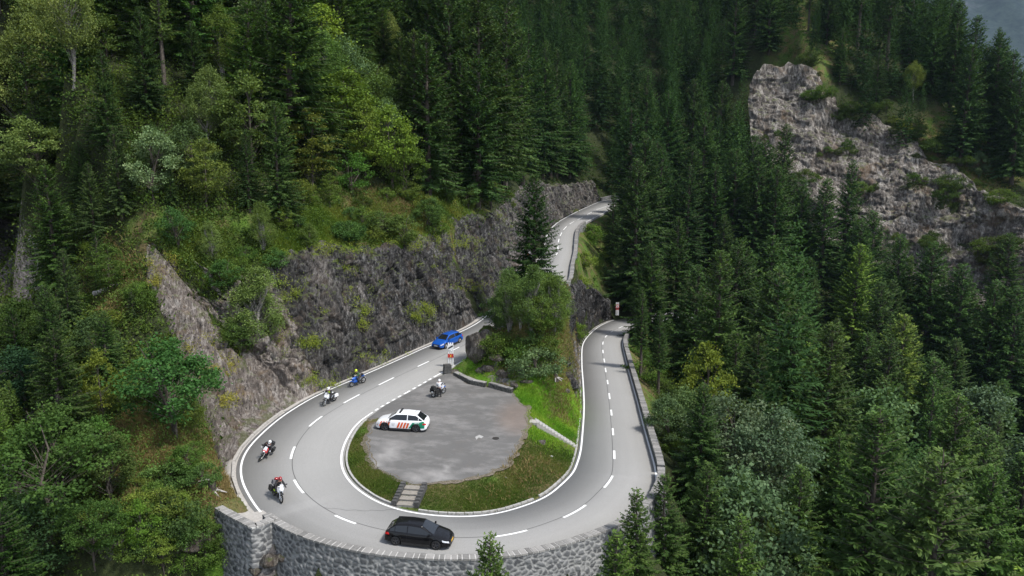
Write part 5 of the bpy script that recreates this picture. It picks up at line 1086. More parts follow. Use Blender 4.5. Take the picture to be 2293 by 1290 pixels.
def dead_tree(name, p, h, label, lean=(0, 0), seed=1, nb=50, cat='dead tree', r0=None):
    r = np.random.default_rng(seed); root = empty(name, p, 0, label, cat); mb = MB(); r0 = r0 or h * .018 + .05
    ax = lambda t: np.array([lean[0] * t * h + .15 * math.sin(3 * t), lean[1] * t * h, h * t * math.sqrt(max(.02, 1 - lean[0] ** 2 - lean[1] ** 2))])
    mb.tube([ax(-.04)] + [ax(t) for t in (0.02, .3, .6, .85, 1)], [r0 * 1.3, r0, r0 * .8, r0 * .5, r0 * .3, .02], 8); mb.build('trunk', M['dead'], root); mb = MB()
    for k in range(nb):
        t = r.uniform(.18, .98); a = r.uniform(0, 6.28); L = h * .17 * (1.1 - t) * r.uniform(.4, 1.2) + .2; b = ax(t); d = np.array([math.cos(a), math.sin(a), r.uniform(-.35, .25)])
        m = b + d * L * .6 + [0, 0, .03]; e = b + d * L + [0, 0, -.12 * L]; mb.tube([b, m, e], [.03, .02, .006], 4, cap=False)
        for q in range(3): c = b + (e - b) * r.uniform(.4, .95); mb.tube([c, c + unit(d + r.normal(0, .7, 3)) * L * .3], [.012, .004], 3, cap=False)
    mb.build('dead_branches', M['dead'], root); return root
p = hit(104, 690); dead_tree('dead_spruce_tree', p, 9.5 * proj(p)[0, 2] / 100, 'dead grey spruce with bare whorled branches at the left', seed=4, nb=90, r0=.13, lean=(-.12, 0))
p = hit(60, 1150); dead_tree('dead_tree', p, 6.2, 'leaning bare grey trunk at the bottom left over the ravine', lean=(-.38, 0), seed=5, nb=26, r0=.3)
p = hit(222, 668); dead_tree('fallen_dead_tree', p + np.array([0, -.5, .5]), 4.8, 'uprooted silvery dead tree lying across the bushes above the slab', lean=(.93, 0), seed=6, nb=60, r0=.22)
p = hit(400, 1095); dead_tree('fallen_branch', p + np.array([0, 0, .15]), 2.6, 'broken grey branch lying on the dry grass', lean=(.95, -.2), seed=7, nb=20, r0=.07, cat='branch')
# ------------------------------------------------------------------ far mountain
def far_mountain():
    xs = np.linspace(-200, 4200, 140); ys = np.linspace(900, 4600, 110); X, Y = np.meshgrid(xs, ys); P = np.stack([X, Y, 0 * X], 2)
    Z = -350 + (Y - 900) * .52 + 190 * fbm(P * .0016, 5, 60) + 60 * fbm(P * .008, 4, 61) + (X - 1500) * .1; V = np.stack([X, Y, Z], 2).reshape(-1, 3); nx = len(xs)
    i, j = np.meshgrid(np.arange(nx - 1), np.arange(len(ys) - 1)); a = (j * nx + i).ravel(); k = NT('mountainside'); v = k.coord('Object')
    n1 = k.noise(v, .006, 8, .65); n2 = k.noise(v, .05, 5, .7); c = k.ramp(n2, [(.35, (.01, .022, .026)), (.65, (.03, .05, .045))]); c = k.mix(k.ramp(n1, [(.58, (0, 0, 0)), (.66, (.8, .8, .8))]), c, k.ramp(n2, [(.3, (.04, .05, .06)), (.7, (.1, .11, .13))])); k.col(c); k.rough(.95)  # bluish tint puts distance haze into the forest and rock colour
    return props(mesh_np('mountain', V, np.stack([a, a + 1, a + nx + 1, a + nx], 1), k.m, smooth=True), kind='structure')
far_mountain()
# ------------------------------------------------------------------ grass and low herbs
def scatter(name, mat, n, seed, zone, hgt, wd, label, cat, flop=.5, per=5, tint=(1, 1, 1)):
    """zone: list of (photo ellipse cx, cy, rx, ry, weight)"""
    r = np.random.default_rng(seed); B = []; wts = np.array([z[2] * z[3] * z[4] for z in zone], float); wts /= wts.sum(); cnt = (wts * n).astype(int)
    for z, c in zip(zone, cnt):
        c0 = hit(z[0], z[1]); 
        if c0 is None: continue
        q = []; xs = []; 
        for px in np.linspace(-1, 1, 9):
            for py in np.linspace(-1, 1, 9):
                if px * px + py * py <= 1.05:
                    h_ = hit(z[0] + px * z[2], z[1] + py * z[3]); 
                    if h_ is not None and np.linalg.norm(h_ - c0) < 45: q.append(h_)
        q = np.array(q); k = r.integers(0, len(q), c); sp = max(1.0, np.ptp(q[:, 0]) / 9), max(1.0, np.ptp(q[:, 1]) / 9)
        B.append(q[k, :2] + r.normal(0, 1, (c, 2)) * np.array(sp) * .7)
    B = np.concatenate(B); zz = zat(B[:, 0], B[:, 1])
    d2 = np.full(len(B), 9.); 
    for s in range(0, len(B), 20000):
        b = B[s:s + 20000]; e = b[:, None] - CEN[None, ::2, :2]; kk = np.argmin((e ** 2).sum(2), 1); a = (e[np.arange(len(b)), kk] * RN[::2][kk]).sum(1); w_ = np.where(a > 0, WO[::2][kk] + .9, WI[::2][kk] + .5); d2[s:s + 20000] = np.abs(a) - w_ + 50 * ((e[np.arange(len(b)), kk] ** 2).sum(1) > 12 ** 2)
    ok = (d2 > 0) & ~in_poly(B[:, 0], B[:, 1], [(p_[0], p_[1]) for p_ in poly]); B = B[ok]; zz = zz[ok]; cl = np.clip(.5 + .8 * fbm(np.c_[B * .35, zz * 0], 3, seed), 0, 1); hv = 1 + .6 * fbm(np.c_[B * .2, zz * 0], 2, seed + 1)
    m = len(B); Bs = np.repeat(np.c_[B, zz - .03], per, 0); Bs[:, :2] += r.normal(0, .1, (m * per, 2)); d = unit(np.array([0, 0, 1.]) + r.normal(0, flop, (m * per, 3)) * [1, 1, .2])
    ln = hgt * np.repeat(hv, per) * r.uniform(.5, 1.3, m * per); V, F = rhombs(Bs, d, ln, np.full(m * per, wd), unit(r.normal(0, 1, (m * per, 3))))
    o = mesh_np(name, V, F, mat, attrs={'rnd': np.clip(np.repeat(cl, per) + r.normal(0, .15, m * per), 0, 1)}); o.color = (*tint, 1); return props(o, label, cat, kind='stuff')
scatter('grass', M['grassb'], 26000, 1, [(1232, 905, 75, 62, 1), (1240, 960, 55, 40, .6), (1085, 820, 42, 28, .6), (1325, 520, 22, 35, .5)], .22, .035, 'bright green grass on the island and the verge', 'grass', tint=(1.5, 2.0, .8))
scatter('bank_grass', M['grassb'], 26000, 2, [(1200, 1040, 90, 55, 1), (1050, 1115, 150, 35, 1), (850, 1085, 70, 32, 1), (800, 1010, 28, 60, 1), (1440, 820, 20, 70, .4)], .14, .035, 'mossy short grass on the bank round the lay-by', 'grass', tint=(.85, .85, .7))
scatter('meadow_grass', M['grassb'], 26000, 3, [(720, 510, 75, 40, 1), (640, 570, 60, 40, .6), (960, 490, 60, 40, .6), (860, 500, 60, 50, .6), (450, 560, 60, 60, .5), (500, 640, 40, 60, .6), (560, 740, 40, 60, .6), (1000, 460, 60, 40, .5)], .42, .06, 'lush yellow-green grass on the ledge above the cutting', 'grass', tint=(1.15, 1.1, .7))
scatter('dry_grass', M['dry'], 34000, 4, [(430, 1060, 90, 70, 1), (330, 980, 60, 60, .7), (1258, 780, 34, 75, 2.2), (1180, 752, 60, 22, 1.0), (860, 470, 90, 40, .5), (320, 1080, 60, 50, .6), (260, 640, 60, 60, .5), (480, 880, 30, 90, .3), (1130, 790, 50, 40, .3), (2200, 380, 90, 60, .4), (1190, 1050, 60, 28, .05), (1130, 1110, 90, 20, .03)], .45, .05, 'dry tawny grass on the slopes', 'grass', flop=.6)
def herbs(name, n, seed, zone, label, tint, leaf=.16):
    r = np.random.default_rng(seed); sv = []
    for cx, cy, rx, ry in zone:
        for _ in range(int(n / len(zone))):
            a = r.uniform(0, 6.28); q = math.sqrt(r.random()); p = hit(cx + rx * q * math.cos(a), cy + ry * q * math.sin(a))
            if p is not None and np.min(np.hypot(CEN[:, 0] - p[0], CEN[:, 1] - p[1])) > 5.6: sv.append(p)
    sv = np.array(sv); k = 34; s = np.repeat(sv, k, 0); m = len(s); sz = np.repeat(r.uniform(.25, .75, len(sv)), k); s = s + r.normal(0, 1, (m, 3)) * sz[:, None] * [1, 1, .45] + np.c_[sz * 0, sz * 0, sz * .45]
    V, F = rhombs(s, unit(r.normal(0, 1, (m, 3))), leaf * r.uniform(.7, 1.4, m), leaf * .7 * np.ones(m), unit(r.normal(0, .6, (m, 3)) + [0, 0, 1]))
    o = mesh_np(name, V, F, M['leaf'], attrs={'rnd': np.clip(np.repeat(r.uniform(.2, .8, len(sv)), k) + r.normal(0, .12, m), 0, 1)}); o.color = (*tint, 1); return props(o, label, 'undergrowth', kind='stuff')
herbs('undergrowth', 3000, 5, [(380, 1000, 130, 100), (300, 1160, 180, 90), (540, 700, 60, 110), (250, 650, 120, 90), (850, 490, 180, 60), (480, 560, 130, 50), (150, 850, 120, 160), (1250, 760, 50, 90), (1140, 790, 60, 30), (1340, 570, 30, 90), (1480, 880, 50, 100), (90, 1100, 110, 150)], 'low leafy undergrowth and brambles covering the near slopes', (.95, 1.1, .65))
herbs('undergrowth', 1600, 6, [(500, 380, 250, 120), (800, 300, 150, 150), (1350, 380, 60, 60), (2000, 250, 150, 90), (2180, 420, 120, 60), (1800, 90, 90, 60), (200, 300, 200, 200), (2050, 330, 120, 60)], 'leafy undergrowth between the trees of the upper slopes', (.6, .8, .5), .28)
def ledge_tufts(name, sheet, spots, seed, label, tint):
    r = np.random.default_rng(seed); G = sheet.reshape(-1, 3); q = proj(G); sv = []
    for cx, cy, rx, ry, n in spots:
        d = np.hypot((q[:, 0] - cx) / rx, (q[:, 1] - cy) / ry); k = np.nonzero(d < 1)[0]
        if len(k): sv.append(G[r.choice(k, n)] + np.array([.8, -.5, .25]) * r.uniform(.3, .9, (n, 1)))
    sv = np.concatenate(sv); k = 40; s = np.repeat(sv, k, 0); m = len(s); sz = np.repeat(r.uniform(.15, .45, len(sv)), k); s = s + r.normal(0, 1, (m, 3)) * sz[:, None] * [1, 1, .8]
    V, F = rhombs(s, unit(r.normal(0, 1, (m, 3)) + [0, 0, -.3]), .16 * r.uniform(.7, 1.5, m), .07 * np.ones(m), unit(r.normal(0, .6, (m, 3)) + [0, -.4, 1]))
    o = mesh_np(name, V, F, M['leaf'], attrs={'rnd': np.clip(np.repeat(r.uniform(.2, .9, len(sv)), k) + r.normal(0, .12, m), 0, 1)}); o.color = (*tint, 1); return props(o, label, 'plants', kind='stuff')
ledge_tufts('ledge_plants', P2, [(935, 700, 32, 22, 50), (690, 765, 34, 9, 36), (805, 712, 12, 24, 16), (655, 655, 8, 12, 8), (1045, 640, 60, 12, 22), (760, 640, 90, 70, 26), (980, 560, 90, 70, 22), (620, 700, 30, 90, 20), (850, 800, 60, 16, 12), (720, 850, 70, 16, 24), (620, 920, 50, 30, 14), (1100, 520, 40, 40, 16), (720, 560, 120, 14, 40), (950, 540, 120, 20, 40)], 91, 'yellow-green tufts growing on the ledges of the dark cutting', (1.7, 1.6, .7))
ledge_tufts('ledge_plants', P1, [(500, 820, 30, 20, 26), (360, 600, 25, 30, 16), (450, 780, 20, 60, 14), (500, 900, 14, 14, 18), (330, 640, 12, 60, 20), (420, 820, 14, 60, 20)], 92, 'tawny grass tufts on the pale rock slab', (2.2, 1.6, .9))
herbs('ledge_plants', 60, 7, [(930, 700, 30, 20), (690, 765, 30, 8), (800, 715, 12, 20), (655, 655, 10, 12), (1060, 660, 20, 10)], 'tufts of yellow-green plants on ledges of the cutting', (1.4, 1.4, .6), .13)

def carpet(name, n, seed, region, dmax, leaf, label, tint, k=22):
    r = np.random.default_rng(seed); xy = np.c_[r.uniform(region[0], region[1], n), r.uniform(region[2], region[3], n)]; z = zat(xy[:, 0], xy[:, 1]); p = np.c_[xy, z]; q = proj(p)
    ok = (q[:, 2] > 30) & (q[:, 2] < dmax) & (q[:, 0] > -40) & (q[:, 0] < 2340) & (q[:, 1] > -60) & (q[:, 1] < 1340)
    d = np.full(n, 99.)
    for s in range(0, n, 20000): d[s:s + 20000] = np.sqrt(np.min((xy[s:s + 20000, None, 0] - CEN[None, ::3, 0]) ** 2 + (xy[s:s + 20000, None, 1] - CEN[None, ::3, 1]) ** 2, 1))
    ok &= d > 6.3
    for A, B in ((FT, TL), (RF, RTp), (CRF, CRT)):
        for i in range(len(A) - 1): ok &= ~in_poly(xy[:, 0], xy[:, 1], [A[i][:2], A[i + 1][:2], B[i + 1][:2], B[i][:2]])
    ok &= ~((xy[:, 0] > -16) & (xy[:, 0] < 10) & (xy[:, 1] > 48) & (xy[:, 1] < 80)); ok &= fbm(np.c_[xy * .12, z * 0], 3, seed) > -.22
    ok &= ~in_poly(q[:, 0], q[:, 1], [(640, 560), (660, 480), (790, 470), (800, 545), (700, 560)]) | (r.random(n) < .15)
    sv = p[ok]; s = np.repeat(sv, k, 0); m = len(s); sz = np.repeat(r.uniform(.3, .95, len(sv)), k) * (1 + leaf); s = s + r.normal(0, 1, (m, 3)) * sz[:, None] * [.8, .8, .4] + np.c_[sz * 0, sz * 0, sz * .4]
    V, F = rhombs(s, unit(r.normal(0, 1, (m, 3))), leaf * r.uniform(.7, 1.4, m), leaf * .7 * np.ones(m), unit(r.normal(0, .6, (m, 3)) + [0, 0, 1]))
    c0 = np.clip(.45 + .5 * fbm(sv * .15, 3, seed + 2) + r.normal(0, .12, len(sv)), 0, 1)
    o = mesh_np(name, V, F, M['leaf'], attrs={'rnd': np.clip(np.repeat(c0, k) + r.normal(0, .12, m), 0, 1)}); o.color = (*tint, 1); print(name, len(sv)); return props(o, label, 'undergrowth', kind='stuff')
carpet('undergrowth', 15000, 81, (-60, 45, 38, 128), 125, .19, 'ferns, herbs and seedlings carpeting the forest floor near the road', (.8, .95, .55), 26)
carpet('undergrowth', 9000, 83, (-95, -30, 60, 150), 150, .3, 'leafy scrub under the trees of the upper left forest', (.8, .9, .5), 30)
carpet('undergrowth', 16000, 82, (-150, 160, 60, 290), 270, .4, 'dark undergrowth on the forest floor of the far slopes', (.45, .6, .4), 18)
# ================================================================== VEHICLES
def paint(name, c, rough=.28, metal=.0):
    m = flat(name, c, rough, metal, coat=.45 if sum(c) > .1 else .25, var=.01, spec=.4 if sum(c) > .1 else .15); return m
M['pwhite'] = paint('white_paint', (.78, .79, .8)); M['pblack'] = paint('black_paint', (.008, .008, .009), .2); M['pblue'] = paint('blue_paint', (.008, .09, .42), .25, .2)
M['glass'] = flat('dark_glass', (.012, .014, .016), .06, var=0, spec=.6); M['tyre'] = flat('tyre_rubber', (.018, .018, .018), .8); M['alloy'] = flat('alloy', (.5, .5, .51), .3, .8); M['dalloy'] = flat('dark_alloy', (.09, .09, .095), .3, .7)
M['trim'] = flat('black_plastic', (.02, .02, .02), .55); M['lamp'] = flat('lamp_glass', (.6, .62, .65), .1, spec=.8); M['tail'] = flat('tail_lamp', (.5, .012, .012), .2); M['chrome'] = flat('chrome', (.7, .7, .7), .15, 1.0)
M['orange'] = flat('orange_foil', (.62, .09, .015), .4, var=.02); M['green'] = flat('green_foil', (.0, .19, .1), .4, var=.02); M['plate_y'] = flat('yellow_plate', (.75, .42, .03), .5); M['plate_w'] = flat('white_plate', (.7, .7, .68), .5)
def car(name, label, P):
    L, Wd, H_, wb, fo, r = P['L'], P['W'], P['H'], P['wb'], P['fo'], P['r']; xf = wb / 2 + fo; xr = xf - L; bm_ = P['paint']; root = empty(name, (0, 0, 0), 0, label, 'car')
    xs = np.array(sorted(set(list(np.linspace(xr, xf, 49).round(3)) + [xr + .03, xr + .08, xf - .03, xf - .08])))
    belt = P.get('belt', .93)
    zt = np.interp(xs, [xr, xr + .05, xr + .18, xr + .5, 0, P['xw'], xf - .75, xf - .3, xf - .1, xf - .02, xf], [.72, .86, belt + .05, belt + .06, belt - .0, belt + .03, belt - .05, belt - .16, belt - .27, belt - .38, .46])
    hw = Wd / 2 * np.interp(xs, [xr, xr + .06, xr + .3, xr + .9, 0, xf - 1.0, xf - .4, xf - .12, xf], [.8, .89, .955, .99, 1, .985, .94, .82, .7])
    zb0 = np.interp(xs, [xr, xr + .3, 0, xf - .4, xf], [.34, .24, .2, .2, .26]); arch = np.zeros_like(xs)
    for xw in (-wb / 2, wb / 2): d = (r + .055) ** 2 - (xs - xw) ** 2; arch = np.maximum(arch, np.where(d > 0, r + np.sqrt(np.maximum(d, 0)), 0))
    zb = np.maximum(zb0, arch); V = []; n = len(xs)
    for i in range(n):
        w_, t, b = hw[i], zt[i], zb[i]; m = min(t - .03, max(b + .03, .5)); m2 = min(t - .02, max(m + .015, t - .16))
        for y, z in ((w_ - .07, b), (w_ - .005, b + .012), (w_ + .008, m), (w_ - .01, m2), (w_ - .055, t - .035), (w_ - .13, t), (w_ * .5, t + .022), (0, t + .03)): V.append((xs[i], y, z))
    m = 8; V = np.array(V); V = np.r_[V, V * [1, -1, 1]]; F = []
    for sgn, o in ((1, 0), (-1, n * m)):
        for i in range(n - 1):
            for k in range(m - 1):
                f = (o + i * m + k, o + (i + 1) * m + k, o + (i + 1) * m + k + 1, o + i * m + k + 1); F.append(f if sgn < 0 else f[::-1])
    for i in (0, n - 1): F.append(tuple([i * m + k for k in range(m)] + [n * m + i * m + k for k in range(m - 1, -1, -1)]))
    body = mesh_np('body', V, F, bm_, root, smooth=True); bpy_autosmooth(body, 38)
    # underbody, sills, bumpers
    mb = MB(); mb.box(((xf + xr) / 2, 0, .33), (L - .35, Wd - .5, .26)); 
    for s in (-1, 1): mb.box((0, s * (Wd / 2 - .03), .24), (wb - 2 * r - .14, .09, .17))
    mb.box((xf - .06, 0, .3), (.16, Wd * .66, .16)); mb.box((xr + .07, 0, .33), (.14, Wd * .78, .18)); mb.build('sill', M['trim'], root)
    # cabin
    x0, x1, x2, x3 = xr + P['rg'], xr + P['rt'], P['xr_'], P['xw']; gx = np.array(sorted(set(list(np.linspace(x0, x3, 41).round(3)) + [x1, x2])))
    tb = np.interp(gx, xs, zt); zg = np.interp(gx, [x0, x1, (x1 + x2) / 2, x2, x3], [np.interp(x0, xs, zt), H_ - .07, H_, H_ - .045, np.interp(x3, xs, zt)]); zg = np.maximum(smooth1(zg, 1), tb)
    bw = np.interp(gx, xs, hw) - .09; f = np.clip((zg - tb) / (H_ - belt), 0, 1); tw = bw - .26 * f - np.interp(gx, [x0, x0 + .6, x2, x3], [.05, 0, 0, .06])
    V = []; 
    for i in range(len(gx)):
        h = zg[i] - tb[i]
        for y, z in ((bw[i], tb[i] - .02), (tw[i] + .035, tb[i] + h * .87), (tw[i] - .01, tb[i] + h * .965), (tw[i] - .1, zg[i] + .0), (tw[i] * .5, zg[i] + .018 * f[i]), (0, zg[i] + .025 * f[i])): V.append((gx[i], y, z))
    m = 6; n = len(gx); V = np.array(V); V = np.r_[V, V * [1, -1, 1]]; F = []
    for sgn, o in ((1, 0), (-1, n * m)):
        for i in range(n - 1):
            for k in range(m - 1): q = (o + i * m + k, o + (i + 1) * m + k, o + (i + 1) * m + k + 1, o + i * m + k + 1); F.append(q if sgn < 0 else q[::-1])
    rf = mesh_np('roof', V, F, bm_, root, smooth=True); bpy_autosmooth(rf, 40)
    def side(x, t, s, o=.008):
        b, h = np.interp(x, gx, tb), np.interp(x, gx, zg); y0, y1 = np.interp(x, gx, bw), np.interp(x, gx, tw) + .035; hh = (h - b) * .87; return (x, s * (y0 + (y1 - y0) * t + o), b - .02 + (hh + .02) * t)
    cuts = [x0 + P.get('c0', .3), x0 + P.get('c1', .62), (x2 + x0) / 2 + .28, x3 - .22]
    for s in (-1, 1):
        for a, b in ((cuts[0], cuts[1] - .02), (cuts[1] + .02, cuts[2] - .035), (cuts[2] + .035, cuts[3])):
            u = np.linspace(a, b, 9); Vw = [side(x, .1, s) for x in u] + [side(x, .93, s) for x in u]; Fw = [(k, k + 1, k + 10, k + 9) for k in range(8)]
            mesh_np('side_window', Vw, Fw, M['glass'], root)
    def top(x, y, o=.008): w0 = np.interp(x, gx, tw); return (x, y, np.interp(x, gx, zg) + .02 * np.interp(x, gx, f) * (1 - min(1, abs(y) / max(.01, w0))) + o)
    for nm, a, b, k0 in (('windscreen', x2 + .05, x3 - .05, 1), ('rear_window', x0 + .07, x1 - .02, 1)):
        u = np.linspace(a, b, 7); Vw = []; 
        for x in u:
            w0 = np.interp(x, gx, tw) - .075
            for t in np.linspace(-1, 1, 7): Vw.append(top(x, w0 * t, .014))
        mesh_np(nm, Vw, [(i * 7 + k, (i + 1) * 7 + k, (i + 1) * 7 + k + 1, i * 7 + k + 1) for i in range(6) for k in range(6)], M['glass'], root, smooth=True)
    # wheels
    for xw in (-wb / 2, wb / 2):
        for s in (-1, 1):
            wroot = empty('wheel', (xw, s * (Wd / 2 - .125), r)); wroot.parent = root; mb = MB(); mb.torus((0, 0, 0), r - .075, .082, N=36, n=10, sq=1.3); mb.build('tyre', M['tyre'], wroot, True)
            mb = MB(); mb.torus((0, s * .075, 0), r - .13, .016, N=32, n=6)
            for k in range(5):
                a = 2 * math.pi * k / 5 + .3
                for da in (-.11, .11): mb.tube([(.03 * math.cos(a), s * .07, .03 * math.sin(a)), ((r - .13) * math.cos(a + da), s * .085, (r - .13) * math.sin(a + da))], [.03, .022], 5)
            mb.tube([(0, s * .03, 0), (0, s * .1, 0)], .05, 10); mb.build('rim', P.get('rim', M['alloy']), wroot); mb = MB(); mb.tube([(0, s * .0, 0), (0, s * .03, 0)], r - .12, 24); mb.build('brake_disc', M['trim'], wroot)
    def patch(name, x0_, x1_, z0, z1, s, mat, o=.012, poly=None, n=10):
        def sy(x, z): t, b, w_ = np.interp(x, xs, zt), np.interp(x, xs, zb), np.interp(x, xs, hw); m_ = min(t - .03, max(b + .03, .5)); m2 = min(t - .02, max(m_ + .015, t - .16)); return np.interp(z, [b + .012, m_, m2, t - .035, t], [w_ - .005, w_ + .008, w_ - .01, w_ - .055, w_ - .13]) + o
        poly = poly or [(x0_, z0), (x1_, z0), (x1_, z1), (x0_, z1)]
        (ax, az), (bx, bz), (cx, cz), (dx, dz) = poly; Vp = []
        for i in range(n):
            u = i / (n - 1)
            for v in np.linspace(0, 1, 5):
                x = (ax + (bx - ax) * u) * (1 - v) + (dx + (cx - dx) * u) * v; z = (az + (bz - az) * u) * (1 - v) + (dz + (cz - dz) * u) * v; z = max(z, np.interp(x, xs, zb) + .012); z = min(z, np.interp(x, xs, zt) - .01); Vp.append((x, s * sy(x, z), z))
        return mesh_np(name, Vp, [(i * 5 + k, (i + 1) * 5 + k, (i + 1) * 5 + k + 1, i * 5 + k + 1) for i in range(n - 1) for k in range(4)], mat, root)
    for s in (-1, 1):
        patch('headlight', 0, 0, 0, 0, s, M['lamp'], .014, [(xf - .46, .60), (xf - .03, .5), (xf - .1, .6), (xf - .5, .72)]); patch('tail_light', 0, 0, 0, 0, s, M['tail'], .014, [(xr + .005, .72), (xr + .36, .74), (xr + .3, .88), (xr + .03, .86)])
        mb = MB(); mb.box((x3 - .32, s * (Wd / 2 + .06), belt + .09), (.12, .2, .13), top=.8); mb.box((x3 - .32, s * (Wd / 2 - .07), belt + .03), (.06, .14, .04)); mb.build('mirror', P.get('mirror', bm_), root)
        mb = MB()
        for x in (cuts[2] - .15, cuts[2] - 1.0): mb.box((x, s * (np.interp(x, xs, hw) + .01), belt - .14), (.18, .03, .03))
        mb.build('door_handle', bm_, root)
        mb = MB()
        for x in (cuts[2], cuts[3] - .02): mb.box((x, s * (np.interp(x, xs, hw) + .004), .58), (.008, .008, .6))
        mb.build('door_gap', M['trim'], root)
    mb = MB(); mb.box((xf - .03, 0, .53), (.07, Wd * .52, .13)); mb.box((xf - .035, 0, .34), (.06, Wd * .56, .1)); mb.build('grille', M['trim'], root)
    mb = MB(); mb.box((xf + .012, 0, .44), (.02, .5, .11)); mb.build('number_plate', P['plate'], root); mb = MB(); mb.box((xr - .012, 0, .62), (.02, .5, .11)); mb.build('number_plate', P['plate'], root)
    mb = MB(); mb.tube([(x1 + .22, 0, H_ - .03), (x1 + .1, 0, H_ + .09)], [.02, .008], 6); mb.build('antenna', M['trim'], root)
    mb = MB(); mb.box((x1 - .02, 0, H_ - .075), (.2, Wd * .56, .03)); mb.build('rear_spoiler', bm_, root)
    return root, patch, (xs, zt, hw)
def bpy_autosmooth(o, deg):
    me = o.data; bm = bmesh.new(); bm.from_mesh(me); bmesh.ops.recalc_face_normals(bm, faces=bm.faces)
    for e in bm.edges: e.smooth = len(e.link_faces) == 2 and e.calc_face_angle(0) < R(deg)
    bm.to_mesh(me); bm.free()
def settle(root, F_, B_, side, track, wb):
    """put a vehicle so that the contact points of one side's wheels lie on F_ and B_"""
    F_, B_ = np.array(F_), np.array(B_); h = unit(F_ - B_); c = (F_ + B_) / 2; left = unit(np.array([-h[1], h[0], 0])); c = c - left * side * track / 2
    root.location = Vector([float(q) for q in c]); root.rotation_mode = 'XYZ'; root.rotation_euler = (0, -math.asin(h[2]), math.atan2(h[1], h[0]))
wr, patch, _ = car('rescue_car', 'white estate car with orange stripes and a green rear wing parked in the lay-by', dict(L=4.6, W=1.88, H=1.62, wb=2.78, fo=.88, r=.37, paint=M['pwhite'], belt=1.0, xw=1.22, xr_=.42, rg=.12, rt=.95, rim=M['dalloy'], plate=M['plate_w'], mirror=M['trim'], c0=.28, c1=.6))
for s in (-1, 1):
    for k in range(5): x = 2.0 - .24 * k; patch('orange_stripe', 0, 0, 0, 0, s, M['orange'], .011, [(x + .0, .4), (x + .15, .4), (x + .0, .88), (x - .15, .88)], 6) if k != 0 else patch('orange_stripe', 0, 0, 0, 0, s, M['orange'], .011, [(x + .05, .45), (x + .12, .45), (x + .06, .66), (x - .02, .66)], 4)
    for k in range(4): x = .15 - .27 * k; patch('orange_stripe', 0, 0, 0, 0, s, M['orange'], .011, [(x, .36), (x + .17, .36), (x - .02, .88), (x - .19, .88)], 4)
    patch('green_panel', 0, 0, 0, 0, s, M['green'], .011, [(-2.16, .42), (-.74, .38), (-1.1, .9), (-2.2, .98)], 50); patch('green_panel', 0, 0, 0, 0, s, M['green'], .013, [(-2.1, .955), (-1.75, .965), (-1.95, 1.03), (-2.12, 1.03)], 6)
    mb = MB()
    for k, (a, b) in enumerate([(.72, .8), (.62, .7), (.53, .6)]): mb.box((.62, s * (.949), (a + b) / 2), (.34 - .07 * k, .004, .018))
    mb.build('small_lettering', M['old_paint'], wr)
mb = MB(); mb.box((.1, 0, 1.655), (.16, 1.1, .07)); mb.build('light_bar', M['trim'], wr)
settle(wr, Wl(863.5, 964.5), Wl(929, 968.5), 1, 1.72, 2.78)
br, patch, _ = car('hatchback_car', 'black hatchback driving round the bottom of the hairpin by the big wall', dict(L=4.38, W=1.83, H=1.46, wb=2.7, fo=.9, r=.325, paint=M['pblack'], belt=.9, xw=1.2, xr_=.3, rg=.08, rt=.75, rim=M['dalloy'], plate=M['plate_y']))
settle(br, topt((973.6, 1231.5)), topt((887.3, 1221.6)), -1, 1.68, 2.7)
ur, patch, _ = car('hatchback_car', 'bright blue hatchback coming down past the rock cutting', dict(L=4.3, W=1.8, H=1.43, wb=2.63, fo=.86, r=.325, paint=M['pblue'], belt=.9, xw=1.1, xr_=.3, rg=.08, rt=.72, rim=M['alloy'], plate=M['plate_w']))
mb = MB(); mb.box((2.63 / 2 + .86 + .014, 0, .52), (.02, .2, .05)); mb.build('badge', M['chrome'], ur)
ck = near_idx(topt((1003, 772)), CEN); th = T_[ck]; c0 = topt((1003, 775)); 
settle(ur, topt((999.5, 780.3)), topt((1029, 768)), 1, 1.66, 2.63)
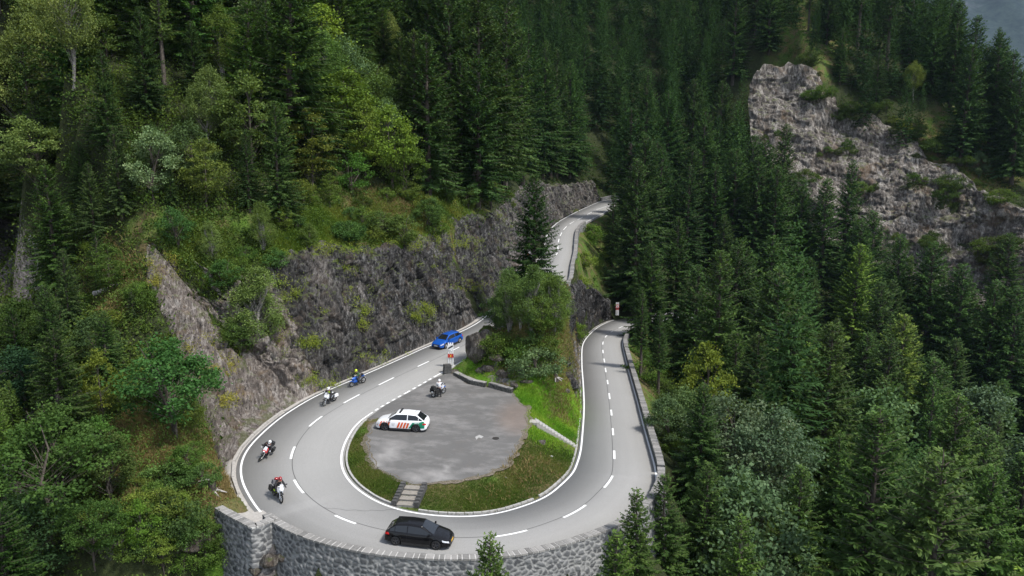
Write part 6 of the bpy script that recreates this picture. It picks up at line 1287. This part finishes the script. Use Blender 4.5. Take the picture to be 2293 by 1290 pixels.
# ------------------------------------------------------------------ motorcycles
def moto(label, body, accent, style, luggage=True, lean=0):
    root = empty('motorcycle', (0, 0, 0), 0, label, 'motorcycle'); wb = 1.48; r = .32
    for nm, x in (('front_wheel', wb / 2), ('rear_wheel', -wb / 2)):
        e = empty(nm, (x, 0, r)); e.parent = root; mb = MB(); mb.torus((0, 0, 0), r - .05, .06 if x < 0 else .05, N=32, n=8, sq=1.1); mb.build('tyre', M['tyre'], e, True); mb = MB(); mb.torus((0, 0, 0), r - .1, .014, N=28, n=5)
        for k in range(9): a = k * .698; mb.tube([(0, 0, 0), ((r - .1) * math.cos(a), 0, (r - .1) * math.sin(a))], .009, 4)
        mb.tube([(0, -.07, 0), (0, .07, 0)], .05, 10); mb.tube([(0, .045, 0), (0, .052, 0)], .14, 16); mb.build('rim', M['alloy'] if style != 'adv' else M['chrome'], e)
    mb = MB()
    for s in (-1, 1): e = MB(); e.tube([(wb / 2 + .01, s * .1, r), (wb / 2 - .3, s * .1, .92)], [.03, .028], 8); e.build('fork_leg', M['chrome'] if style == 'adv' else M['trim'], root); e = MB(); e.tube([(-wb / 2, s * .09, r), (-.2, s * .09, .42)], .028, 6); e.build('swingarm', M['trim'], root)
    mb = MB(); mb.box((.05, 0, .42), (.46, .32, .34), top=.85); mb.tube([(.18, 0, .5), (.08, 0, .72)], .13, 10); mb.tube([(0, -.19, .36), (0, .19, .36)], .11, 12); mb.build('engine', M['dalloy'], root)
    mb = MB(); mb.tube([(.42, 0, .88), (.0, 0, .74), (-.5, 0, .78)], .05, 6); mb.tube([(.4, 0, .82), (.2, 0, .34), (-.25, 0, .34), (-.28, 0, .74)], .03, 6); mb.tube([(-.9, 0, .62), (-.55, 0, .8)], .03, 6); mb.build('frame', M['trim'], root)
    mb = MB(); mb.ball((.16, 0, .88), (.3, .17, .15), n=16, m=10); mb.build('fuel_tank', body, root, True); mb = MB(); mb.ball((-.26, 0, .85), (.36, .15, .07), n=14, m=8); mb.build('seat', M['trim'], root, True)
    mb = MB(); mb.box((-.68, 0, .84), (.42, .2, .09), top=.8); mb.build('tail_fairing', M['trim'] if style == 'adv' else body, root); mb = MB()
    if style == 'sport': mb.ball((.42, 0, .84), (.34, .21, .2), n=16, m=10); mb.ball((.3, 0, .55), (.42, .2, .24), n=16, m=10)
    else: mb.ball((.5, 0, .92), (.2, .18, .14), n=14, m=8); mb.ball((.34, .15, .78), (.2, .06, .14), n=10, m=6); mb.ball((.34, -.15, .78), (.2, .06, .14), n=10, m=6)
    mb.build('fairing', body, root, True)
    mb = MB(); mb.ball((wb / 2 + .02, 0, .64 if style == 'sport' else .74), (.28, .08, .035), n=12, m=6); mb.build('mudguard', accent if style != 'adv' or accent.name != 'white_paint' else M['trim'], root, True)
    mb = MB(); mb.ball((.68, 0, .92), (.06, .1, .08), n=12, m=8); mb.build('headlight', M['lamp'], root, True)
    mb = MB(); zz = 1.28 if style == 'adv' else 1.12; Vs = [(.6, -.15, 1.0), (.6, .15, 1.0), (.44, .11, zz), (.44, -.11, zz), (.58, -.15, 1.0), (.58, .15, 1.0), (.42, .11, zz), (.42, -.11, zz)]; mb.add(Vs, [(0, 1, 2, 3), (4, 7, 6, 5), (0, 3, 7, 4), (1, 5, 6, 2), (2, 6, 7, 3)]); mb.build('windscreen', M['lamp'] if style == 'adv' else M['glass'], root)
    mb = MB(); mb.tube([(.28, -.42, 1.05), (.4, -.2, 1.08), (.42, 0, 1.04), (.4, .2, 1.08), (.28, .42, 1.05)], .018, 6); mb.build('handlebar', M['trim'], root)
    for s in (-1, 1): mb = MB(); mb.tube([(.36, s * .3, 1.07), (.38, s * .38, 1.22)], .01, 4); mb.ball((.38, s * .41, 1.25), (.03, .08, .05), n=8, m=5); mb.build('mirror', M['trim'], root)
    mb = MB(); mb.tube([(.1, -.16, .3), (-.3, -.2, .3), (-.8, -.22, .5)], [.03, .05, .07], 8); mb.build('exhaust', M['chrome'], root)
    mb = MB(); mb.box((-.95, 0, .6), (.02, .2, .18)); mb.build('number_plate', M['plate_w'], root)
    if luggage:
        for s in (-1, 1): mb = MB(); mb.box((-.62, s * .34, .68), (.46, .2, .38), top=.95); mb.build('pannier', M['trim'], root)
        mb = MB(); mb.box((-.8, 0, 1.05), (.36, .44, .3), top=.85); mb.build('top_case', M['trim'] if luggage is True else luggage, root)
    return root
def ride(root, F_, B_, lean): 
    settle(root, F_, B_, 0, 0, 1.48); h = unit(np.array(F_) - np.array(B_)); 
    root.rotation_euler = (Matrix.Rotation(math.atan2(h[1], h[0]), 3, 'Z') @ Matrix.Rotation(-math.asin(h[2]), 3, 'Y') @ Matrix.Rotation(lean, 3, 'X')).to_euler()
# ------------------------------------------------------------------ people
def skin(name, chains, mat, parent, sub=1, rootv=0):
    """one continuous surface grown round connected joints: chains of (point, radius)"""
    bm = bmesh.new(); V = []; E = []; RR = []
    def vid(p):
        for i, q in enumerate(V):
            if (Vector(q) - Vector(p)).length < 1e-4: return i
        V.append(tuple(p)); RR.append(None); return len(V) - 1
    for ch in chains:
        prev = None
        for p, rr in ch:
            i = vid(p); RR[i] = rr if RR[i] is None else RR[i]
            if prev is not None: E.append((prev, i))
            prev = i
    bm.free(); me = bpy.data.meshes.new(name); me.from_pydata(V, E, []); o = bpy.data.objects.new(name, me); COL.objects.link(o)
    o.modifiers.new('skin', 'SKIN'); o.modifiers['skin'].use_smooth_shade = True
    if not me.skin_vertices: 
        bm = bmesh.new(); bm.from_mesh(me); bm.verts.layers.skin.verify(); bm.to_mesh(me); bm.free()
    sv = me.skin_vertices[0].data
    for i, q in enumerate(RR): rr = q if hasattr(q, '__len__') else (q, q); sv[i].radius = rr; sv[i].use_root = (i == rootv)
    sb = o.modifiers.new('sub', 'SUBSURF'); sb.levels = sub; sb.render_levels = sub
    dg = bpy.context.evaluated_depsgraph_get(); m2 = bpy.data.meshes.new_from_object(o.evaluated_get(dg)); m2.name = name; bpy.data.objects.remove(o); bpy.data.meshes.remove(me)
    m2.materials.clear(); m2.materials.append(mat); m2.polygons.foreach_set('use_smooth', np.ones(len(m2.polygons), bool)); c = bpy.data.objects.new(name, m2); COL.objects.link(c); c.parent = parent; return c
M['skin'] = flat('skin', (.42, .24, .17), .6); M['cblack'] = flat('black_textile', (.02, .02, .022), .85, var=.2); M['cwhite'] = flat('white_textile', (.62, .62, .63), .8, var=.1); M['chi'] = flat('high_visibility_vest', (.55, .8, .03), .7, var=.05); M['cgrey'] = flat('grey_textile', (.14, .14, .15), .8, var=.15)
M['hred'] = paint('red_helmet', (.28, .02, .025)); M['hgreen'] = paint('yellow_green_helmet', (.5, .62, .03)); M['cgreen'] = flat('dark_green_textile', (.03, .07, .03), .8)
RIDE = dict(pel=(-.26, 0, .92), ab=(-.16, 0, 1.08), ch=(-.02, 0, 1.32), nk=(.05, 0, 1.47), hd=(.1, 0, 1.6), sh=(-.02, .19, 1.39), el=(.16, .34, 1.17), wr=(.31, .37, 1.08), hp=(-.22, .1, .9), kn=(.2, .23, .74), an=(-.1, .2, .36), to=(.1, .21, .3))
STAND = dict(pel=(0, 0, .98), ab=(.0, 0, 1.14), ch=(.03, 0, 1.38), nk=(.07, 0, 1.53), hd=(.12, 0, 1.66), sh=(.03, .2, 1.43), el=(.12, .27, 1.16), wr=(.36, .2, 1.1), hp=(0, .1, .95), kn=(.03, .13, .52), an=(-.02, .14, .1), to=(.16, .16, .04))
def person(label, J, jacket, trousers, helmet, gloves, vest=None, pack=None, group=None):
    root = empty('person', (0, 0, 0), 0, label, 'person'); mir = lambda p, s: (p[0], p[1] * s, p[2])
    spine = [(J['pel'], (.13, .11)), (J['ab'], (.125, .1)), (J['ch'], (.16, .12)), (J['nk'], .06), (J['hd'], (.085, .1))]
    arm = lambda s, k=1: [(J['ch'], (.16, .12)), (mir(J['sh'], s), .07 * k), (mir(J['el'], s), .048 * k), (mir(J['wr'], s), .033 * k)]
    leg = lambda s, k=1: [(J['pel'], (.13, .11)), (mir(J['hp'], s), .095 * k), (mir(J['kn'], s), .062 * k), (mir(J['an'], s), .042 * k)]
    skin('body', [spine, arm(1), arm(-1), leg(1), leg(-1)], M['skin'], root)
    up = lambda ch, k: [(p, tuple(q * k for q in rr) if hasattr(rr, '__len__') else rr * k) for p, rr in ch]
    skin('jacket', [up(spine[:3], 1.3) + [(tuple(np.array(J['nk']) * .5 + np.array(J['ch']) * .5), .1)], up(arm(1), 1.65), up(arm(-1), 1.65)], jacket, root); skin('trousers', [up([spine[0], (tuple(np.array(J['pel']) * .6 + np.array(J['ab']) * .4), (.125, .1))], 1.24), up(leg(1), 1.35), up(leg(-1), 1.35)], trousers, root)
    if vest: skin('vest', [[(J['ab'], (.175, .15)), (J['ch'], (.215, .175)), (tuple(np.array(J['ch']) * .75 + np.array(J['nk']) * .25), (.18, .14))]], vest, root)
    for s in (-1, 1):
        skin('boot', [[(tuple(np.array(mir(J['an'], s)) * .75 + np.array(mir(J['kn'], s)) * .25), .072), (mir(J['an'], s), .062), (mir(J['to'], s), (.055, .04))]], M['cblack'], root)
        w_ = np.array(mir(J['wr'], s)); d = unit(w_ - np.array(mir(J['el'], s))); sd = unit(np.cross(d, [0, 0, 1])); pm = w_ + d * .07; ch = [[(tuple(w_), .034), (tuple(pm), (.042, .024))]]
        h = skin('glove', ch, gloves, root); mb = MB()
        for k in range(4): b = pm + sd * (.03 - .02 * k); ln = (.07, .078, .074, .06)[k]; mb.tube([b, b + d * ln * .45, b + d * ln * .75 + np.array([0, 0, -.025]), b + d * ln * .6 + np.array([0, 0, -.05])], [.0105, .01, .009, .007], 6)
        mb.tube([w_ + d * .03 - sd * s * .03, w_ + d * .06 - sd * s * .055, w_ + d * .085 - sd * s * .05 + np.array([0, 0, -.02])], [.012, .011, .008], 6); mb.build('fingers', gloves, h, True)
    hd = np.array(J['hd']) + [0.01, 0, .02]; mb = MB(); mb.ball(hd, (.155, .13, .145), n=18, m=12); mb.ball(hd + [.09, 0, -.07], (.09, .095, .07), n=12, m=8); hl = mb.build('helmet', helmet, root, True); mb = MB(); mb.ball(hd + [.045, 0, .01], (.12, .118, .06), n=16, m=8); mb.build('visor', M['glass'], hl, True)
    if pack: mb = MB(); mb.ball(tuple(np.array(J['ch']) + [-.24, 0, -.04]), (.13, .17, .24), n=12, m=8); mb.build('backpack', pack, root, True)
    return root
def rider_on(bike, *a, **k): p = person(*a, **k); p.location = bike.location; p.rotation_euler = bike.rotation_euler; return p
b1 = moto('white adventure motorcycle with yellow-green trim, nearest the big wall', M['pwhite'], M['pwhite'], 'adv', M['cgrey']); ride(b1, topt((629, 1127)), topt((612.5, 1109)), R(-9))
mb = MB(); mb.box((-.1, .2, .62), (.55, .03, .1)); mb.box((-.1, -.2, .62), (.55, .03, .1)); mb.build('side_stripe', M['chi'], b1); mb = MB(); mb.ball((-.78, .1, 1.27), (.16, .2, .1)); mb.build('red_bag', M['hred'], b1, True)
rider_on(b1, 'rider in black with a dark red helmet on the white motorcycle nearest the wall', RIDE, M['cblack'], M['cblack'], M['hred'], M['cblack'])
c2 = topt((581, 1033)); i2 = near_idx(c2); t2 = T_[i2]; t2 = np.array([t2[0] * math.cos(-.35) - t2[1] * math.sin(-.35), t2[0] * math.sin(-.35) + t2[1] * math.cos(-.35)]); bk = np.r_[c2[:2] - t2 * 1.48, 0]; bk[2] = zroad(bk)
b2 = moto('red touring motorcycle with black panniers leaning into the bend', flat('red_paint', (.5, .015, .02), .3, coat=.8), M['pwhite'], 'adv'); ride(b2, c2, bk, R(-26))
rider_on(b2, 'rider in black and white with a white helmet on the red motorcycle', RIDE, M['cblack'], M['cblack'], M['pwhite'], M['cwhite'], vest=M['cwhite'])
b3 = moto('white touring motorcycle behind the blue one, ridden down the straight', M['pwhite'], M['pwhite'], 'adv', False); ride(b3, topt((726, 910)), topt((750, 897.5)), R(-4)); mb = MB()
for s in (-1, 1): mb.box((-.66, s * .3, .72), (.5, .16, .26), top=.9)
mb.build('pannier', M['pwhite'], b3)
rider_on(b3, 'rider in a high-visibility vest with a white helmet', RIDE, M['cblack'], M['cblack'], M['pwhite'], M['cblack'], vest=M['chi'])
b4 = moto('blue sports motorcycle with a white nose coming past the cutting', M['pblue'], M['pblue'], 'sport', False); ride(b4, topt((788.5, 866.5)), topt((813.5, 857.5)), R(-3)); mb = MB(); mb.ball((-.62, 0, 1.02), (.2, .2, .1)); mb.build('luggage_roll', M['cblack'], b4, True)
rider_on(b4, 'rider in dark clothes with a yellow-green helmet on the blue motorcycle', RIDE, M['cgreen'], M['cblack'], M['hgreen'], M['cblack'], vest=M['cgreen'])
b5 = moto('blue and white touring motorcycle with black cases parked on the lay-by', M['pwhite'], M['pblue'], 'adv'); ride(b5, Wl(994.3, 880.8), Wl(970, 890.3), R(6))
mb = MB(); mb.box((.2, .17, .86), (.3, .04, .1)); mb.box((.2, -.17, .86), (.3, .04, .1)); mb.build('side_stripe', M['pblue'], b5)
ps = person('motorcyclist in a white jacket and black trousers standing beside the parked motorcycle', STAND, M['cwhite'], M['cblack'], M['pwhite'], M['cblack'], pack=None)
fp = Wl(984, 889.5); ps.location = Vector([float(q) for q in fp]); ps.rotation_euler = (0, 0, math.atan2(b5.location.y - fp[1], b5.location.x - fp[0]) - .3)
# ================================================================== LABELS FOR THE WOOD
def words(n): return ['first', 'second', 'third', 'fourth', 'fifth', 'sixth', 'seventh', 'eighth', 'ninth', 'tenth', 'eleventh', 'twelfth'][n] if n < 12 else None
def place_words(px, py, dep):
    if px < 420 and py > 640: return 'below the pale slab, left', 'trees on the near left slope'
    if px < 620 and py > 420: return 'round the gully by the cutting', 'plants round the gully'
    if px < 560: return 'in the upper left forest', 'trees of the upper left forest'
    if px < 1060 and dep < 140: return 'above the rock cutting', 'trees above the rock cutting'
    if px < 1330 and dep < 125: return 'on the knoll inside the hairpin', 'plants on the knoll'
    if px < 1330: return 'above the upper road', 'spruces above the upper road'
    if px > 1560 and dep > 185: return 'near the far crag', 'trees round the far crag'
    if dep < 80: return 'in the lower right forest', 'trees of the lower right forest'
    if dep < 125: return 'in the middle right forest', 'trees in the middle of the right forest'
    if px < 1560: return 'between the upper and the lower road', 'spruces between the two roads'
    return 'far back in the right forest', 'trees far back in the right forest'
buck = {}
for e, key, p, h in TLIST:
    q = proj(np.array([p]) + [0, 0, h * .6])[0]; wz, gr = place_words(q[0], q[1], q[2]); e['group'] = gr
    if 'label' in e: continue
    c = e.children[0].color; tone = 'dark' if sum(c[:3]) < 2.2 else ('pale' if sum(c[:3]) > 3.3 else 'mid-green'); hp_ = h / q[2] * FPX
    size = 'tall' if h > 22 else ('small' if h < (9 if key[0] in 'STY' else 1.8) else 'medium-sized')
    kind = {'S': 'spruce', 'T': 'bare-stemmed spruce', 'Y': 'young spruce', 'B': 'birch', 'M': 'sycamore', 'W': 'whitebeam', 'R': 'rowan', 'H': 'bush'}[key[0]]
    buck.setdefault((wz, f'{size} {tone} {kind}'), []).append((q[0], q[1], e))
for (wz, d), L_ in buck.items():
    L_.sort(key=lambda t: t[0])
    if len(L_) == 1: L_[0][2]['label'] = f'{d} {wz}'; continue
    for k, (x, y, e) in enumerate(L_):
        if k < 12: e['label'] = f'{words(k)} {d} from the left {wz}' if k else f'leftmost {d} {wz}'
        elif k >= len(L_) - 12: r_ = len(L_) - 1 - k; e['label'] = f'{words(r_)} {d} from the right {wz}' if r_ else f'rightmost {d} {wz}'
        else: e['label'] = f'{d} towards the middle {wz}'

# ------------------------------------------------------------------ the air of the valley
hz = MB(); hz.box((1900, 2250, 900), (4800, 4900, 3000)); hk = bpy.data.materials.new('air'); hk.use_nodes = True; ht = hk.node_tree; ht.nodes.clear()
hv = ht.nodes.new('ShaderNodeVolumePrincipled'); hv.inputs['Color'].default_value = (.55, .72, 1, 1); hv.inputs['Density'].default_value = .00004; hv.inputs['Anisotropy'].default_value = .2
ho = ht.nodes.new('ShaderNodeOutputMaterial'); ht.links.new(hv.outputs[0], ho.inputs['Volume']); props(hz.build('haze', hk), 'thin bluish mountain haze', 'haze', kind='stuff')
S.cycles.volume_bounces = 0
